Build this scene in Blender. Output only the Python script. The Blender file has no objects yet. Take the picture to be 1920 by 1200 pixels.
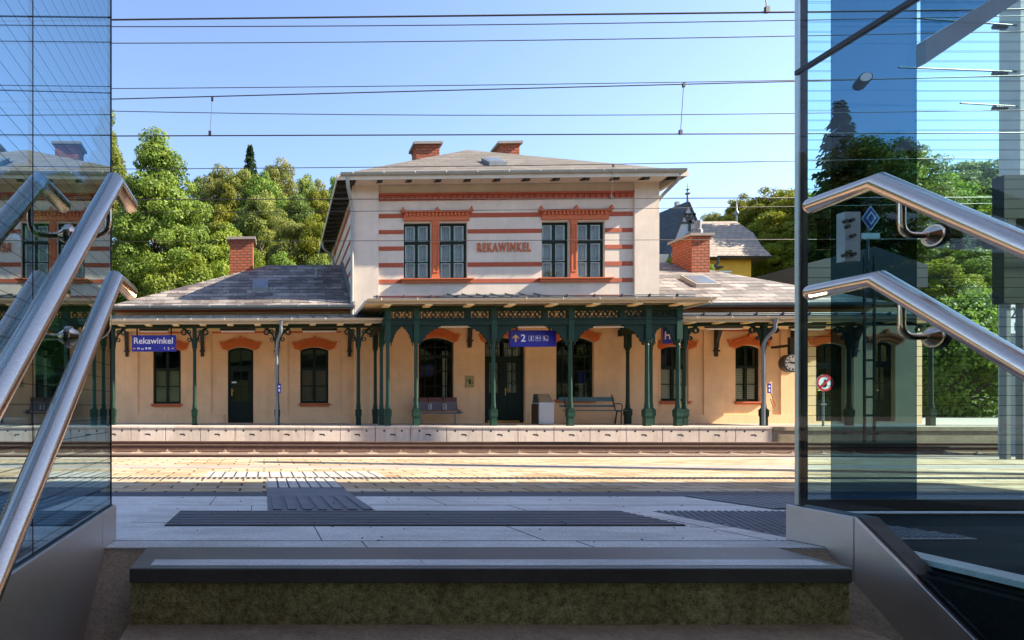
import bpy, math, random
import numpy as np
from mathutils import Vector, Matrix
S = bpy.context.scene
COL = S.collection
R = math.radians
random.seed(7)

# ------------------------------------------------------------------ camera, sky, sun, exposure
F, XP, HP, ZC, TH = 1100.0, 495.0, 762.0, 0.576, R(1.7)      # focal (px of a 1920 frame), principal point, eye height, yaw
cam = bpy.data.objects.new('camera', bpy.data.cameras.new('camera')); COL.objects.link(cam)
cam.location = (0, 0, ZC); cam.rotation_euler = (R(90), 0, TH)
cam.data.sensor_width = 36; cam.data.sensor_fit = 'HORIZONTAL'
cam.data.lens = F / 1920 * 36
cam.data.shift_x = (960 - XP) / 1920; cam.data.shift_y = (HP - 600) / 1920
cam.data.clip_start = 0.05; cam.data.clip_end = 2000
S.camera = cam
SUN = Vector((4.8, -0.95, 3.35)).normalized()                # towards the sun
w = bpy.data.worlds.new('World'); S.world = w; w.use_nodes = True
nt = w.node_tree
sky = nt.nodes.new('ShaderNodeTexSky'); sky.sky_type = 'NISHITA'; sky.sun_disc = False
sky.sun_elevation = math.asin(SUN.z); sky.sun_rotation = math.atan2(SUN.x, SUN.y)
sky.altitude = 400; sky.air_density = 1.0; sky.dust_density = .7; sky.ozone_density = 4.0
wb = nt.nodes.new('ShaderNodeMix'); wb.data_type = 'RGBA'; wb.blend_type = 'MULTIPLY'; wb.inputs[0].default_value = 1; wb.inputs[7].default_value = (1.10, .97, .92, 1)
nt.links.new(sky.outputs[0], wb.inputs[6]); nt.links.new(wb.outputs[2], nt.nodes['Background'].inputs[0]); nt.nodes['Background'].inputs[1].default_value = 0.112
sl = bpy.data.lights.new('sun', 'SUN'); sl.energy = 4.7; sl.angle = R(0.5); sl.color = (1.0, 0.87, 0.69)
so = bpy.data.objects.new('sun', sl); COL.objects.link(so); so.rotation_euler = SUN.to_track_quat('Z', 'Y').to_euler()
S.view_settings.view_transform = 'Standard'; S.view_settings.look = 'None'; S.view_settings.exposure = 1.88
S.view_settings.gamma = 1

# ------------------------------------------------------------------ measuring helpers (a pixel of the photo -> a point at a known distance)
def W(px, py, Y):                                            # far frame: plane at distance Y
    u = (px - XP) / F
    dx = -math.sin(TH) + u * math.cos(TH); dy = math.cos(TH) + u * math.sin(TH)
    t = Y / dy
    return Vector((t * dx, Y, ZC + t * (HP - py) / F))
def WX(px, Y): return W(px, 0, Y).x
def WZ(py, Y, px=900): return W(px, py, Y).z
RT = Matrix.Rotation(TH, 4, 'Z')                             # near frame (stairs, near platform) is square to the camera
def zg(y): return -0.05 * max(0, y - 2.39) if y < 4.64 else -0.1125 - 0.025 * (y - 4.64)

# ------------------------------------------------------------------ mesh builder
class MB:
    def __init__(s): s.v = []; s.f = []
    def add(s, vs, fs):
        b = len(s.v); s.v += [tuple(p) for p in vs]; s.f += [tuple(i + b for i in f) for f in fs]; return s
    def box(s, x0, x1, y0, y1, z0, z1):
        return s.add([(x0,y0,z0),(x1,y0,z0),(x1,y1,z0),(x0,y1,z0),(x0,y0,z1),(x1,y0,z1),(x1,y1,z1),(x0,y1,z1)],
                     [(3,2,1,0),(4,5,6,7),(0,1,5,4),(1,2,6,5),(2,3,7,6),(3,0,4,7)])
    def prism(s, poly, axis, a0, a1):
        n = len(poly)
        def P(p, a): return (p[0], a, p[1]) if axis == 'y' else ((a, p[0], p[1]) if axis == 'x' else (p[0], p[1], a))
        A = sum(poly[i][0]*poly[(i+1)%n][1]-poly[(i+1)%n][0]*poly[i][1] for i in range(n))
        if (A < 0) != (axis == 'y'): pass
        vs = [P(p, a0) for p in poly] + [P(p, a1) for p in poly]
        fs = [tuple(range(n)), tuple(range(2*n-1, n-1, -1))] + [(i, i+n, (i+1)%n+n, (i+1)%n) for i in range(n)]
        if (A > 0) == (axis in 'xz'): fs = [tuple(reversed(f)) for f in fs]
        return s.add(vs, fs)
    def ringprism(s, outer, inner, y0, y1):                  # closed loops with as many points, in (x, z)
        n = len(outer)
        vs = [(p[0],y0,p[1]) for p in outer]+[(p[0],y0,p[1]) for p in inner]+[(p[0],y1,p[1]) for p in outer]+[(p[0],y1,p[1]) for p in inner]
        fs = []
        for i in range(n):
            j = (i+1) % n
            fs += [(i,j,n+j,n+i), (2*n+j,2*n+i,3*n+i,3*n+j), (i,2*n+i,2*n+j,j), (n+j,3*n+j,3*n+i,n+i)]
        return s.add(vs, fs)
    def ring(s, cx, cz, y0, y1, r0, r1, n=20):
        o = [(cx+r1*math.cos(6.28319*i/n), cz+r1*math.sin(6.28319*i/n)) for i in range(n)]
        q = [(cx+r0*math.cos(6.28319*i/n), cz+r0*math.sin(6.28319*i/n)) for i in range(n)]
        return s.ringprism(o, q, y0, y1)
    def cyl(s, p0, p1, r0, r1=None, n=12):
        return s.tube([p0, p1], r0, n, r1)
    def tube(s, pts, r, n=10, r1=None):
        pts = [Vector(p) for p in pts]; m = len(pts); vs = []; up = None
        for i, p in enumerate(pts):
            d = (pts[min(i+1,m-1)] - pts[max(i-1,0)]).normalized()
            if up is None: up = Vector((0,0,1)) if abs(d.z) < .9 else Vector((1,0,0))
            a = d.cross(up).normalized(); b = a.cross(d).normalized(); up = b
            k = r if r1 is None else r + (r1-r)*i/(m-1)
            if 0 < i < m-1:
                c = ((pts[i]-pts[i-1]).normalized()).dot((pts[i+1]-pts[i]).normalized())
                k = k / max(.5, math.sqrt((1+c)/2)) if m < 5 else k
            vs += [p + a*k*math.cos(6.28319*j/n) + b*k*math.sin(6.28319*j/n) for j in range(n)]
        fs = [(i*n+j, i*n+(j+1)%n, (i+1)*n+(j+1)%n, (i+1)*n+j) for i in range(m-1) for j in range(n)]
        fs += [tuple(range(n-1,-1,-1)), tuple((m-1)*n+j for j in range(n))]
        return s.add(vs, fs)
    def lathe(s, cx, cy, prof, n=12, rot=0.0):
        m = len(prof)
        vs = [(cx+r*math.cos(6.28319*j/n+rot), cy+r*math.sin(6.28319*j/n+rot), z) for r, z in prof for j in range(n)]
        fs = [(i*n+j, i*n+(j+1)%n, (i+1)*n+(j+1)%n, (i+1)*n+j) for i in range(m-1) for j in range(n)]
        fs += [tuple(range(n-1,-1,-1)), tuple((m-1)*n+j for j in range(n))]
        return s.add(vs, fs)
    def quad(s, a, b, c, d): return s.add([a,b,c,d], [(0,1,2,3)])

LOC = {}; NEARS = set()
def _root(o):
    while o.parent: o = o.parent
    return o
def _mesh(name, mb, m, off, smooth=False, bevel=0):
    me = bpy.data.meshes.new(name)
    me.from_pydata([(p[0]-off[0], p[1]-off[1], p[2]-off[2]) for p in mb.v], [], mb.f); me.update()
    if m: me.materials.append(m)
    if smooth:
        me.polygons.foreach_set('use_smooth', [True]*len(me.polygons)); me.set_sharp_from_angle(angle=R(smooth if smooth is not True else 40))
    return me
def thing(name, label, cat, loc=(0,0,0), group=None, near=False):
    o = bpy.data.objects.new(name, None); COL.objects.link(o); o.empty_display_size = .2
    loc = Vector(loc); LOC[o.name] = loc
    o.location = RT @ loc if near else loc
    if near: o.rotation_euler = (0,0,TH)
    o['label'] = label; o['category'] = cat
    if group: o['group'] = group
    return o
def part(name, mb, m, parent, smooth=False, bevel=0, label=None):
    o = bpy.data.objects.new(name, _mesh(name, mb, m, LOC[_root(parent).name], smooth)); COL.objects.link(o); o.parent = parent
    if bevel: b = o.modifiers.new('bevel','BEVEL'); b.width = bevel; b.segments = 2; b.limit_method = 'ANGLE'
    if label: o['label'] = label
    return o
def solo(name, mb, m, label, cat, loc=None, group=None, near=False, smooth=False, bevel=0):
    if loc is None: loc = mb.v[0]
    loc = Vector(loc)
    o = bpy.data.objects.new(name, _mesh(name, mb, m, loc, smooth)); COL.objects.link(o)
    o.location = RT @ loc if near else loc
    if near: o.rotation_euler = (0,0,TH)
    LOC[o.name] = loc
    if label: o['label'] = label; o['category'] = cat
    if group: o['group'] = group
    if bevel: b = o.modifiers.new('bevel','BEVEL'); b.width = bevel; b.segments = 2; b.limit_method = 'ANGLE'
    return o
def struct(name, mb, m, near=False, loc=(0,0,0), smooth=False, bevel=0):
    o = solo(name, mb, m, None, None, loc, None, near, smooth, bevel); o['kind'] = 'structure'; return o
def dup(root, delta, label=None):
    r = root.copy(); COL.objects.link(r); r.location = root.location + Vector(delta)
    if label: r['label'] = label
    for ch in root.children:
        c = ch.copy(); COL.objects.link(c); c.parent = r
        for g in ch.children:
            d = g.copy(); COL.objects.link(d); d.parent = c
    return r
def text_mb(s, size, cx, cz, y, depth=0.01, bold=0.0, sx=1.0, align='CENTER', sp=1.0):
    cu = bpy.data.curves.new('lettering', 'FONT'); cu.body = s; cu.size = size; cu.align_x = align; cu.align_y = 'CENTER'
    cu.space_character = sp; cu.extrude = depth/2; cu.offset = bold; cu.resolution_u = 3
    ob = bpy.data.objects.new('lettering', cu); COL.objects.link(ob)
    me = ob.evaluated_get(bpy.context.evaluated_depsgraph_get()).to_mesh()
    mb = MB(); mb.add([(cx+v.co.x*sx, y-v.co.z, cz+v.co.y) for v in me.vertices], [tuple(p.vertices) for p in me.polygons])
    bpy.data.objects.remove(ob); bpy.data.curves.remove(cu)
    return mb

# ------------------------------------------------------------------ materials
class NT:
    def __init__(s, name):
        s.m = bpy.data.materials.new(name); s.m.use_nodes = True; s.t = s.m.node_tree
        s.b = s.t.nodes['Principled BSDF']; s.out = s.t.nodes['Material Output']
    def n(s, typ, **kw):
        o = s.t.nodes.new('ShaderNode'+typ)
        for k, v in kw.items(): setattr(o, k, v)
        return o
    def l(s, a, b): s.t.links.new(a, b)
    def val(s, sock, v):
        if hasattr(v, 'is_output'): s.l(v, sock)
        else: sock.default_value = v
    def math(s, op, a, b=0.0, c=0.0):
        o = s.n('Math', operation=op); s.val(o.inputs[0], a); s.val(o.inputs[1], b); s.val(o.inputs[2], c); return o.outputs[0]
    def obj(s): return s.n('TexCoord').outputs['Object']
    def pos(s): return s.n('NewGeometry').outputs['Position']
    def noise(s, vec, scale, detail=4, rough=.6):
        o = s.n('TexNoise'); s.l(vec, o.inputs['Vector']); o.inputs['Scale'].default_value = scale; o.inputs['Detail'].default_value = detail
        o.inputs['Roughness'].default_value = rough; return o.outputs['Fac']
    def ramp(s, fac, stops):
        o = s.n('ValToRGB'); s.l(fac, o.inputs[0]); e = o.color_ramp.elements
        while len(e) < len(stops): e.new(.5)
        for q, (p, c) in zip(e, stops): q.position = p; q.color = (*c, 1)
        return o.outputs[0]
    def mix(s, fac, a, b, mode='MIX'):
        o = s.n('Mix', data_type='RGBA', blend_type=mode); s.val(o.inputs[0], fac)
        for sock, v in ((o.inputs[6], a), (o.inputs[7], b)):
            if hasattr(v, 'is_output'): s.l(v, sock)
            else: sock.default_value = (*v, 1)
        return o.outputs[2]
    def bump(s, h, strength=.3, dist=.01):
        o = s.n('Bump'); o.inputs['Strength'].default_value = strength; o.inputs['Distance'].default_value = dist; s.l(h, o.inputs['Height']); s.l(o.outputs[0], s.b.inputs['Normal'])
    def col(s, c):
        if hasattr(c, 'is_output'): s.l(c, s.b.inputs['Base Color'])
        else: s.b.inputs['Base Color'].default_value = (*c, 1)
    def wallvec(s, kz=1.0):                                   # (along the wall, up) for walls and slopes of either direction
        g = s.n('NewGeometry'); sp = s.n('SeparateXYZ'); s.l(g.outputs['Position'], sp.inputs[0])
        sn = s.n('SeparateXYZ'); s.l(g.outputs['True Normal'], sn.inputs[0])
        side = s.math('GREATER_THAN', s.math('ABSOLUTE', sn.outputs[0]), s.math('ABSOLUTE', sn.outputs[1]))
        a = s.math('ADD', s.math('MULTIPLY', sp.outputs[1], side), s.math('MULTIPLY', sp.outputs[0], s.math('SUBTRACT', 1.0, side)))
        c = s.n('CombineXYZ'); s.l(a, c.inputs[0]); s.l(s.math('MULTIPLY', sp.outputs[2], kz), c.inputs[1]); return c.outputs[0]
def scale(c, k): return tuple(min(1, x*k) for x in c)
def paint(name, c, rough=.6, var=.12, sc=3.0, metal=0.0, bump=0.0, fine=60, spec=.5):
    t = NT(name); v = t.pos(); f = t.noise(v, sc, 6, .65)
    t.col(t.ramp(f, [(.25, scale(c, 1-var)), (.75, scale(c, 1+var))]))
    t.b.inputs['Roughness'].default_value = rough; t.b.inputs['Metallic'].default_value = metal; t.b.inputs['Specular IOR Level'].default_value = spec
    if bump: t.bump(t.noise(v, fine, 4), bump, .01)
    return t.m
def plaster(name, c, dirt=(.5,.42,.36)):
    t = NT(name); v = t.pos()
    base = t.ramp(t.noise(v, 1.3, 8, .7), [(.3, scale(c, .84)), (.68, scale(c, 1.06))])
    mp = t.n('Mapping'); t.l(v, mp.inputs[0]); mp.inputs['Scale'].default_value = (5, 5, .45)
    streak = t.noise(mp.outputs[0], 1.0, 6, .7)
    k = t.n('MapRange'); t.l(streak, k.inputs[0]); k.inputs[1].default_value = .5; k.inputs[2].default_value = .8; k.inputs[4].default_value = .45
    t.col(t.mix(k.outputs[0], base, tuple(a*b for a, b in zip(c, (.72,.70,.68)))))
    t.b.inputs['Roughness'].default_value = .9; t.bump(t.noise(v, 45, 5), .25, .006)
    return t.m
def bricks(name, c1, c2, mortar, w_, h_, ms=.012, rough=.85, kz=1.0, off=.5, bump=.5, bias=0.0, patch=None, course_shadow=False):
    t = NT(name); vec = t.wallvec(kz)
    b = t.n('TexBrick'); t.l(vec, b.inputs['Vector']); b.offset = off
    b.inputs['Color1'].default_value = (*c1,1); b.inputs['Color2'].default_value = (*c2,1); b.inputs['Mortar'].default_value = (*mortar,1)
    b.inputs['Scale'].default_value = 1; b.inputs['Mortar Size'].default_value = ms; b.inputs['Brick Width'].default_value = w_; b.inputs['Row Height'].default_value = h_
    b.inputs['Bias'].default_value = bias; b.inputs['Mortar Smooth'].default_value = .3
    n = t.noise(t.pos(), 2.2, 6, .7)
    c = t.mix(t.math('MULTIPLY', n, .75), b.outputs['Color'], scale(c1, .55), 'MIX') if patch is None else t.mix(t.ramp(t.noise(t.pos(), .9, 5, .75), [(.45,(0,0,0)),(.62,(1,1,1))]), b.outputs['Color'], patch, 'MULTIPLY')
    c = t.mix(.35, c, t.ramp(t.noise(t.pos(), 14, 4), [(.3,(.6,.6,.6)),(.7,(1,1,1))]), 'MULTIPLY')
    if course_shadow:                                             # painted shadow lines at the butt edges of the slates, broken up irregularly
        sp = t.n('SeparateXYZ'); t.l(vec, sp.inputs[0])
        e = t.math('LESS_THAN', t.math('FRACT', t.math('DIVIDE', sp.outputs[1], h_)), .20)
        mp = t.n('Mapping'); t.l(t.pos(), mp.inputs[0]); mp.inputs['Scale'].default_value = (1,1,3.5)
        k = t.n('MapRange'); t.l(t.noise(mp.outputs[0], 2.6, 3, .7), k.inputs[0]); k.inputs[1].default_value = .42; k.inputs[2].default_value = .56
        c = t.mix(t.math('MULTIPLY', t.math('MULTIPLY', e, k.outputs[0]), .85), c, scale(c2, .22))
    t.col(c); t.b.inputs['Roughness'].default_value = rough
    inv = t.math('SUBTRACT', 1.0, b.outputs['Fac']); t.bump(t.math('ADD', inv, t.math('MULTIPLY', t.noise(t.pos(), 30, 3), .25)), bump, .012)
    return t.m
def glass(name, tint, ior=1.6, stripes=0, rough=0.0, refl=(1,1,1)):
    t = NT(name); t.t.nodes.remove(t.b)
    tr = t.n('BsdfTransparent'); gl = t.n('BsdfGlossy'); gl.inputs['Roughness'].default_value = rough; gl.inputs['Color'].default_value = (*refl,1)
    fr = t.n('Fresnel'); fr.inputs['IOR'].default_value = ior
    g = t.n('NewGeometry')
    fac = t.math('MULTIPLY', fr.outputs[0], t.math('SUBTRACT', 1.0, g.outputs['Backfacing']))
    mx = t.n('MixShader'); t.l(fac, mx.inputs[0]); t.l(tr.outputs[0], mx.inputs[1]); t.l(gl.outputs[0], mx.inputs[2])
    tr.inputs['Color'].default_value = (*tint,1); res = mx.outputs[0]
    if stripes:                                              # printed lines on the pane
        sp = t.n('SeparateXYZ'); t.l(t.pos(), sp.inputs[0])
        k = t.math('LESS_THAN', t.math('FRACT', t.math('DIVIDE', sp.outputs[2], stripes)), .05)
        df = t.n('BsdfDiffuse'); df.inputs['Color'].default_value = (.02,.03,.035,1)
        m2 = t.n('MixShader'); t.l(t.math('MULTIPLY', k, .6), m2.inputs[0]); t.l(res, m2.inputs[1]); t.l(df.outputs[0], m2.inputs[2]); res = m2.outputs[0]
    t.l(res, t.out.inputs[0]); return t.m
def leaf(name, c1, c2, c3):
    t = NT(name); v = t.pos(); oi = t.n('ObjectInfo')
    c = t.ramp(t.noise(v, .8, 5, .7), [(.3, c1), (.5, c2), (.72, c3)])
    hs = t.n('HueSaturation'); t.l(c, hs.inputs['Color'])
    t.l(t.math('ADD', .485, t.math('MULTIPLY', oi.outputs['Random'], .03)), hs.inputs['Hue']); t.l(t.math('ADD', .8, t.math('MULTIPLY', oi.outputs['Random'], .4)), hs.inputs['Value'])
    df = t.b; t.l(hs.outputs[0], df.inputs['Base Color']); df.inputs['Roughness'].default_value = .55; df.inputs['Specular IOR Level'].default_value = .3
    tl = t.n('BsdfTranslucent'); t.l(hs.outputs[0], tl.inputs['Color'])
    mx = t.n('MixShader'); mx.inputs[0].default_value = .48; t.l(df.outputs[0], mx.inputs[1]); t.l(tl.outputs[0], mx.inputs[2]); t.l(mx.outputs[0], t.out.inputs[0])
    return t.m
def steel(name, c=(.55,.53,.52), rough=.22, stretch=(3,3,120), metal=1.0):
    t = NT(name); v = t.obj(); mp = t.n('Mapping'); t.l(v, mp.inputs[0]); mp.inputs['Scale'].default_value = stretch
    f = t.noise(mp.outputs[0], 6, 5); t.col(t.ramp(f, [(.3, scale(c,.88)), (.7, scale(c,1.08))])); t.b.inputs['Metallic'].default_value = metal
    t.l(t.math('ADD', rough-.07, t.math('MULTIPLY', t.noise(v, 7, 7, .75), .16)), t.b.inputs['Roughness']); return t.m
def granite(name, c, speck=.35, rough=.7, blotch=.15, sc=220, spec=.5):
    t = NT(name); v = t.obj(); t.b.inputs['Specular IOR Level'].default_value = spec
    a = t.ramp(t.noise(v, sc, 3, .8), [(.32, scale(c, 1-speck)), (.5, c), (.7, scale(c, 1+speck))])
    b = t.ramp(t.noise(v, 2.0, 6, .7), [(.3, (1-blotch,)*3), (.7, (1,1,1))])
    vo = t.n('TexVoronoi'); t.l(v, vo.inputs['Vector']); vo.inputs['Scale'].default_value = 3.2
    spot = t.ramp(t.math('ADD', vo.outputs['Distance'], t.math('MULTIPLY', t.noise(v, 40, 3), .05)), [(.055,(.55,.54,.53)),(.075,(1,1,1))])
    mp = t.n('Mapping'); t.l(v, mp.inputs[0]); mp.inputs['Scale'].default_value = (.8,2.2,1)
    stain = t.ramp(t.noise(mp.outputs[0], 1.6, 8, .75), [(.36,(.74,.73,.72)),(.56,(1,1,1))])
    t.col(t.mix(1.0, t.mix(1.0, t.mix(1.0, a, b, 'MULTIPLY'), spot, 'MULTIPLY'), stain, 'MULTIPLY')); t.b.inputs['Roughness'].default_value = rough; t.bump(t.noise(v, sc*.7, 4), .3, .003); return t.m
def emit(name, c, s):
    t = NT(name); t.col(c); t.b.inputs['Emission Color'].default_value = (*c,1); t.b.inputs['Emission Strength'].default_value = s; return t.m

M = {}
M['cream'] = plaster('cream_plaster', (.65,.55,.45))
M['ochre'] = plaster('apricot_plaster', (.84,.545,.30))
M['terra'] = bricks('terracotta_trim', (.52,.105,.042), (.45,.085,.035), (.30,.07,.04), .25, .075, .006, .8, bump=.25)
M['terrap'] = paint('terracotta_paint', (.50,.125,.045), .8, .1, 4, bump=.2)
M['terraf'] = paint('orange_terracotta_hood', (.62,.16,.035), .8, .12, 4, bump=.2)
M['brick'] = bricks('chimney_brick', (.50,.13,.05), (.38,.085,.035), (.13,.06,.04), .27, .11, .03, .9)
M['slate'] = bricks('roof_slates', (.175,.155,.13), (.10,.09,.076), (.08,.068,.055), .6, .22, .012, .8, kz=1.0, bump=.8, course_shadow=True)
M['slatep'] = bricks('patchy_roof_slates', (.33,.29,.26), (.105,.095,.09), (.07,.06,.058), .62, .17, .010, .8, bump=.8, course_shadow=True, patch=(.46,.41,.41))
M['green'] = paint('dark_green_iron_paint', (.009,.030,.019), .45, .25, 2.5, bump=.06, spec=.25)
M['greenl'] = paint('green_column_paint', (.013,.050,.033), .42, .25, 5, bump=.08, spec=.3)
M['dgreen'] = paint('window_green_paint', (.007,.017,.011), .5, .2, 6, spec=.2)
M['white'] = paint('white_paint', (.62,.62,.60), .5, .06)
M['zinc'] = paint('weathered_zinc_sheet', (.17,.185,.19), .5, .2, 3, metal=.3)
M['gutter'] = paint('painted_gutter', (.28,.29,.27), .5, .15, 3)
M['gutcream'] = paint('cream_gutter', (.52,.47,.37), .55, .1, 3)
M['darkmetal'] = paint('standing_seam_sheet', (.055,.07,.085), .4, .3, 2, metal=.3)
M['timber'] = paint('pale_timber_boarding', (.84,.62,.30), .7, .2, 2)
M['darkwood'] = paint('dark_stained_rafters', (.022,.022,.018), .6, .2)
M['capstone'] = paint('chimney_cap_concrete', (.25,.22,.19), .9, .2, 6)
M['pane'] = glass('window_glass', (.86,.9,.86), 1.5)
M['bluen'] = paint('blue_notice', (.03,.04,.30), .5)
M['curtain'] = paint('net_curtain', (.46,.46,.45), .9, .2, 6)
M['blind'] = paint('slat_blind', (.62,.56,.44), .7, .05)
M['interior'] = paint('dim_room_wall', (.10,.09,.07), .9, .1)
M['brass'] = paint('brass_handle', (.6,.4,.1), .3, .1, metal=1)
M['blue'] = paint('blue_sign_enamel', (.018,.020,.30), .35, .03)
M['signwhite'] = paint('white_sign_print', (.8,.8,.8), .5, .02)
M['yellow'] = paint('yellow_sign_print', (.85,.5,.02), .5, .02)
M['red'] = paint('red_sign_print', (.65,.02,.025), .4, .03)
M['black'] = paint('black_plastic', (.012,.012,.012), .4, .1)
M['concrete'] = None
M['stainless'] = steel('stainless_tube', (.70,.56,.45), .19, (40,4,40))  # warm tint stands in for the brown soffit mirrored in the tube
M['brushed'] = steel('brushed_steel_panel', (.62,.58,.55), .42, (2,2,90))
M['glassl'] = glass('printed_balustrade_glass', (.28,.45,.53), 8.0, .058, refl=(.78,.95,1.0))
M['glassr'] = glass('balustrade_glass', (.82,.94,.95), 1.36)
M['screen'] = glass('striped_screen_glass', (.93,.98,.98), 1.13, .058)
M['tinted'] = glass('dark_tinted_glass', (.28,.41,.49), 1.1)
M['smark'] = glass('dark_frosted_marker', (.35,.38,.36), 1.2)
M['lmark'] = glass('pale_frosted_marker', (.72,.78,.75), 1.6, rough=.5)
M['granite'] = granite('grey_granite_paving', (.64,.61,.56), .5, .7, .22, 150)
M['nosing'] = granite('dark_granite_step', (.135,.13,.12), .3, .36)
M['stripstone'] = granite('pale_granite_strip', (.68,.65,.61), .35)
M['tactile'] = granite('dark_tactile_paving', (.13,.14,.16), .3, .6)
M['tactilel'] = granite('pale_tactile_paving', (.46,.42,.37), .15, .7)
M['groove'] = paint('groove_shadow_gap', (.03,.03,.033), .9, .2)
def mossy():
    t = NT('mossy_riser_concrete'); v = t.obj()
    a = t.ramp(t.math('ADD', t.math('MULTIPLY', t.noise(v, 38, 6, .8), .55), t.math('MULTIPLY', t.noise(v, 130, 3, .8), .45)), [(.38,(.11,.10,.045)),(.5,(.42,.40,.19)),(.62,(.74,.70,.42))])
    b = t.ramp(t.noise(v, 4, 5, .7), [(.3,(.6,.55,.45)),(.7,(1.1,1.1,1))])
    t.col(t.mix(1.0, a, b, 'MULTIPLY')); t.b.inputs['Roughness'].default_value = .95; t.bump(t.noise(v, 60, 6), .7, .01); return t.m
M['moss'] = mossy()
def dirtconcrete(name, a, b, c, sc=9):
    t = NT(name); v = t.obj()
    t.col(t.mix(.5, t.ramp(t.noise(v, sc, 8, .75), [(.3,a),(.5,b),(.72,c)]), t.ramp(t.noise(v, 90, 4), [(.3,a),(.7,c)]))); t.b.inputs['Roughness'].default_value = .95; t.bump(t.noise(v, 70, 5), .6, .008); return t.m
M['channel'] = dirtconcrete('brown_stained_concrete', (.17,.115,.07), (.34,.24,.15), (.50,.38,.25))
M['oldstone'] = dirtconcrete('weathered_platform_stone', (.10,.075,.045), (.24,.19,.12), (.38,.31,.21), 3)
M['ballast'] = dirtconcrete('rusty_brown_ballast', (.05,.032,.022), (.16,.105,.075), (.30,.22,.16), 30)
M['rail'] = paint('rusty_rail_steel', (.115,.062,.04), .7, .25, 8, metal=.2)
M['railhead'] = paint('polished_rail_head', (.45,.38,.32), .35, .1, 4, metal=.7)
M['sleeper'] = paint('weathered_concrete_sleeper', (.30,.22,.16), .9, .2, 4)
def panelmat():
    t = NT('pale_concrete_edge_panel'); v = t.pos()
    a = t.ramp(t.noise(v, 1.6, 8, .7), [(.3,(.58,.495,.41)),(.7,(.68,.59,.50))])
    mp = t.n('Mapping'); t.l(v, mp.inputs[0]); mp.inputs['Scale'].default_value = (6,6,1)
    st = t.ramp(t.noise(mp.outputs[0], 1.2, 6, .75), [(.5,(1,1,1)),(.76,(.62,.55,.47))])
    sx = t.n('SeparateXYZ'); t.l(v, sx.inputs[0]); wn = t.n('TexWhiteNoise', noise_dimensions='1D'); t.l(t.math('FLOOR', t.math('DIVIDE', t.math('SUBTRACT', sx.outputs[0], 14.12), 1.012)), wn.inputs['W'])
    a = t.mix(1.0, a, t.ramp(wn.outputs['Value'], [(0,(.84,.83,.82)),(1,(1.06,1.05,1.04))]), 'MULTIPLY')
    t.col(t.mix(1.0, a, st, 'MULTIPLY')); t.b.inputs['Roughness'].default_value = .85; t.bump(t.noise(v, 60, 4), .2, .004); return t.m
M['panel'] = panelmat()
M['floor'] = granite('platform_asphalt', (.42,.365,.31), .25, .85, .25, 60)
M['darkfloor'] = granite('shade_dark_floor', (.008,.014,.015), .3, .8, .2, 90, spec=.05)  # near-black base stands in for roof shade seen through tinted glass
def pavers():
    t = NT('yellow_cream_pavers'); v = t.obj()
    b = t.n('TexBrick'); t.l(v, b.inputs['Vector']); b.inputs['Scale'].default_value = 1; b.inputs['Brick Width'].default_value = .40; b.inputs['Row Height'].default_value = .20; b.inputs['Bias'].default_value = -.1
    b.inputs['Color1'].default_value = (.50,.40,.275,1); b.inputs['Color2'].default_value = (.36,.245,.13,1); b.inputs['Mortar'].default_value = (.10,.065,.035,1); b.inputs['Mortar Size'].default_value = .011
    n = t.ramp(t.noise(v, 1.1, 7, .75), [(.32,(.68,.66,.64)),(.62,(1.05,1.05,1.05))])
    mp = t.n('Mapping'); t.l(v, mp.inputs[0]); mp.inputs['Scale'].default_value = (1,2,1)
    sp = t.ramp(t.noise(mp.outputs[0], 8, 4, .85), [(.58,(1,1,1)),(.68,(.45,.37,.3))])
    t.col(t.mix(1.0, t.mix(1.0, b.outputs['Color'], n, 'MULTIPLY'), sp, 'MULTIPLY')); t.b.inputs['Roughness'].default_value = .9; t.b.inputs['Specular IOR Level'].default_value = .2
    t.bump(t.math('SUBTRACT', 1.0, b.outputs['Fac']), .5, .008)
    return t.m
M['paver'] = pavers()
M['greypaver'] = granite('grey_paver_band', (.34,.29,.25), .2, .85, .2, 60)
M['asphaltband'] = granite('dark_paver_band', (.075,.08,.095), .25, .8, .2, 90)
M['wire'] = paint('dark_copper_wire', (.02,.018,.018), .5, .1)
M['bark'] = paint('tree_bark', (.07,.055,.04), .9, .3, 6)
M['leaf_a'] = leaf('bright_green_leaves', (.075,.125,.018), (.165,.235,.036), (.31,.365,.07))
M['leaf_e'] = leaf('feathery_green_leaves', (.11,.17,.018), (.21,.285,.03), (.35,.41,.06))
M['leaf_b'] = leaf('deep_green_leaves', (.06,.095,.018), (.12,.17,.032), (.21,.26,.055))
M['leaf_c'] = leaf('golden_green_leaves', (.10,.125,.026), (.195,.215,.046), (.32,.32,.075))
M['leaf_d'] = leaf('yellow_green_leaves', (.13,.17,.012), (.21,.24,.018), (.30,.30,.028))
M['needle'] = leaf('spruce_needles', (.015,.035,.014), (.028,.055,.022), (.04,.075,.03))
M['grass'] = dirtconcrete('grassy_hill_soil', (.02,.04,.01), (.045,.075,.018), (.08,.11,.03), 2)
M['yhouse'] = plaster('yellow_house_plaster', (.68,.39,.04))
M['blueslate'] = bricks('blue_grey_slates', (.085,.10,.125), (.055,.065,.085), (.02,.025,.03), .5, .22, .02, .7, bump=.5)
M['beigeslate'] = bricks('beige_house_tiles', (.38,.32,.26), (.27,.22,.18), (.11,.09,.075), .5, .25, .025, .85, bump=.8)
M['lampglow'] = emit('handrail_lamp_glow', (1.0,.72,.35), 2.5)
M['tubewhite'] = paint('fluorescent_tube_white', (.85,.85,.82), .4, .02)
M['binblue'] = steel('bin_steel', (.42,.50,.56), .35)
M['bingrey'] = paint('bin_grey_paint', (.40,.41,.42), .5, .06)
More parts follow.
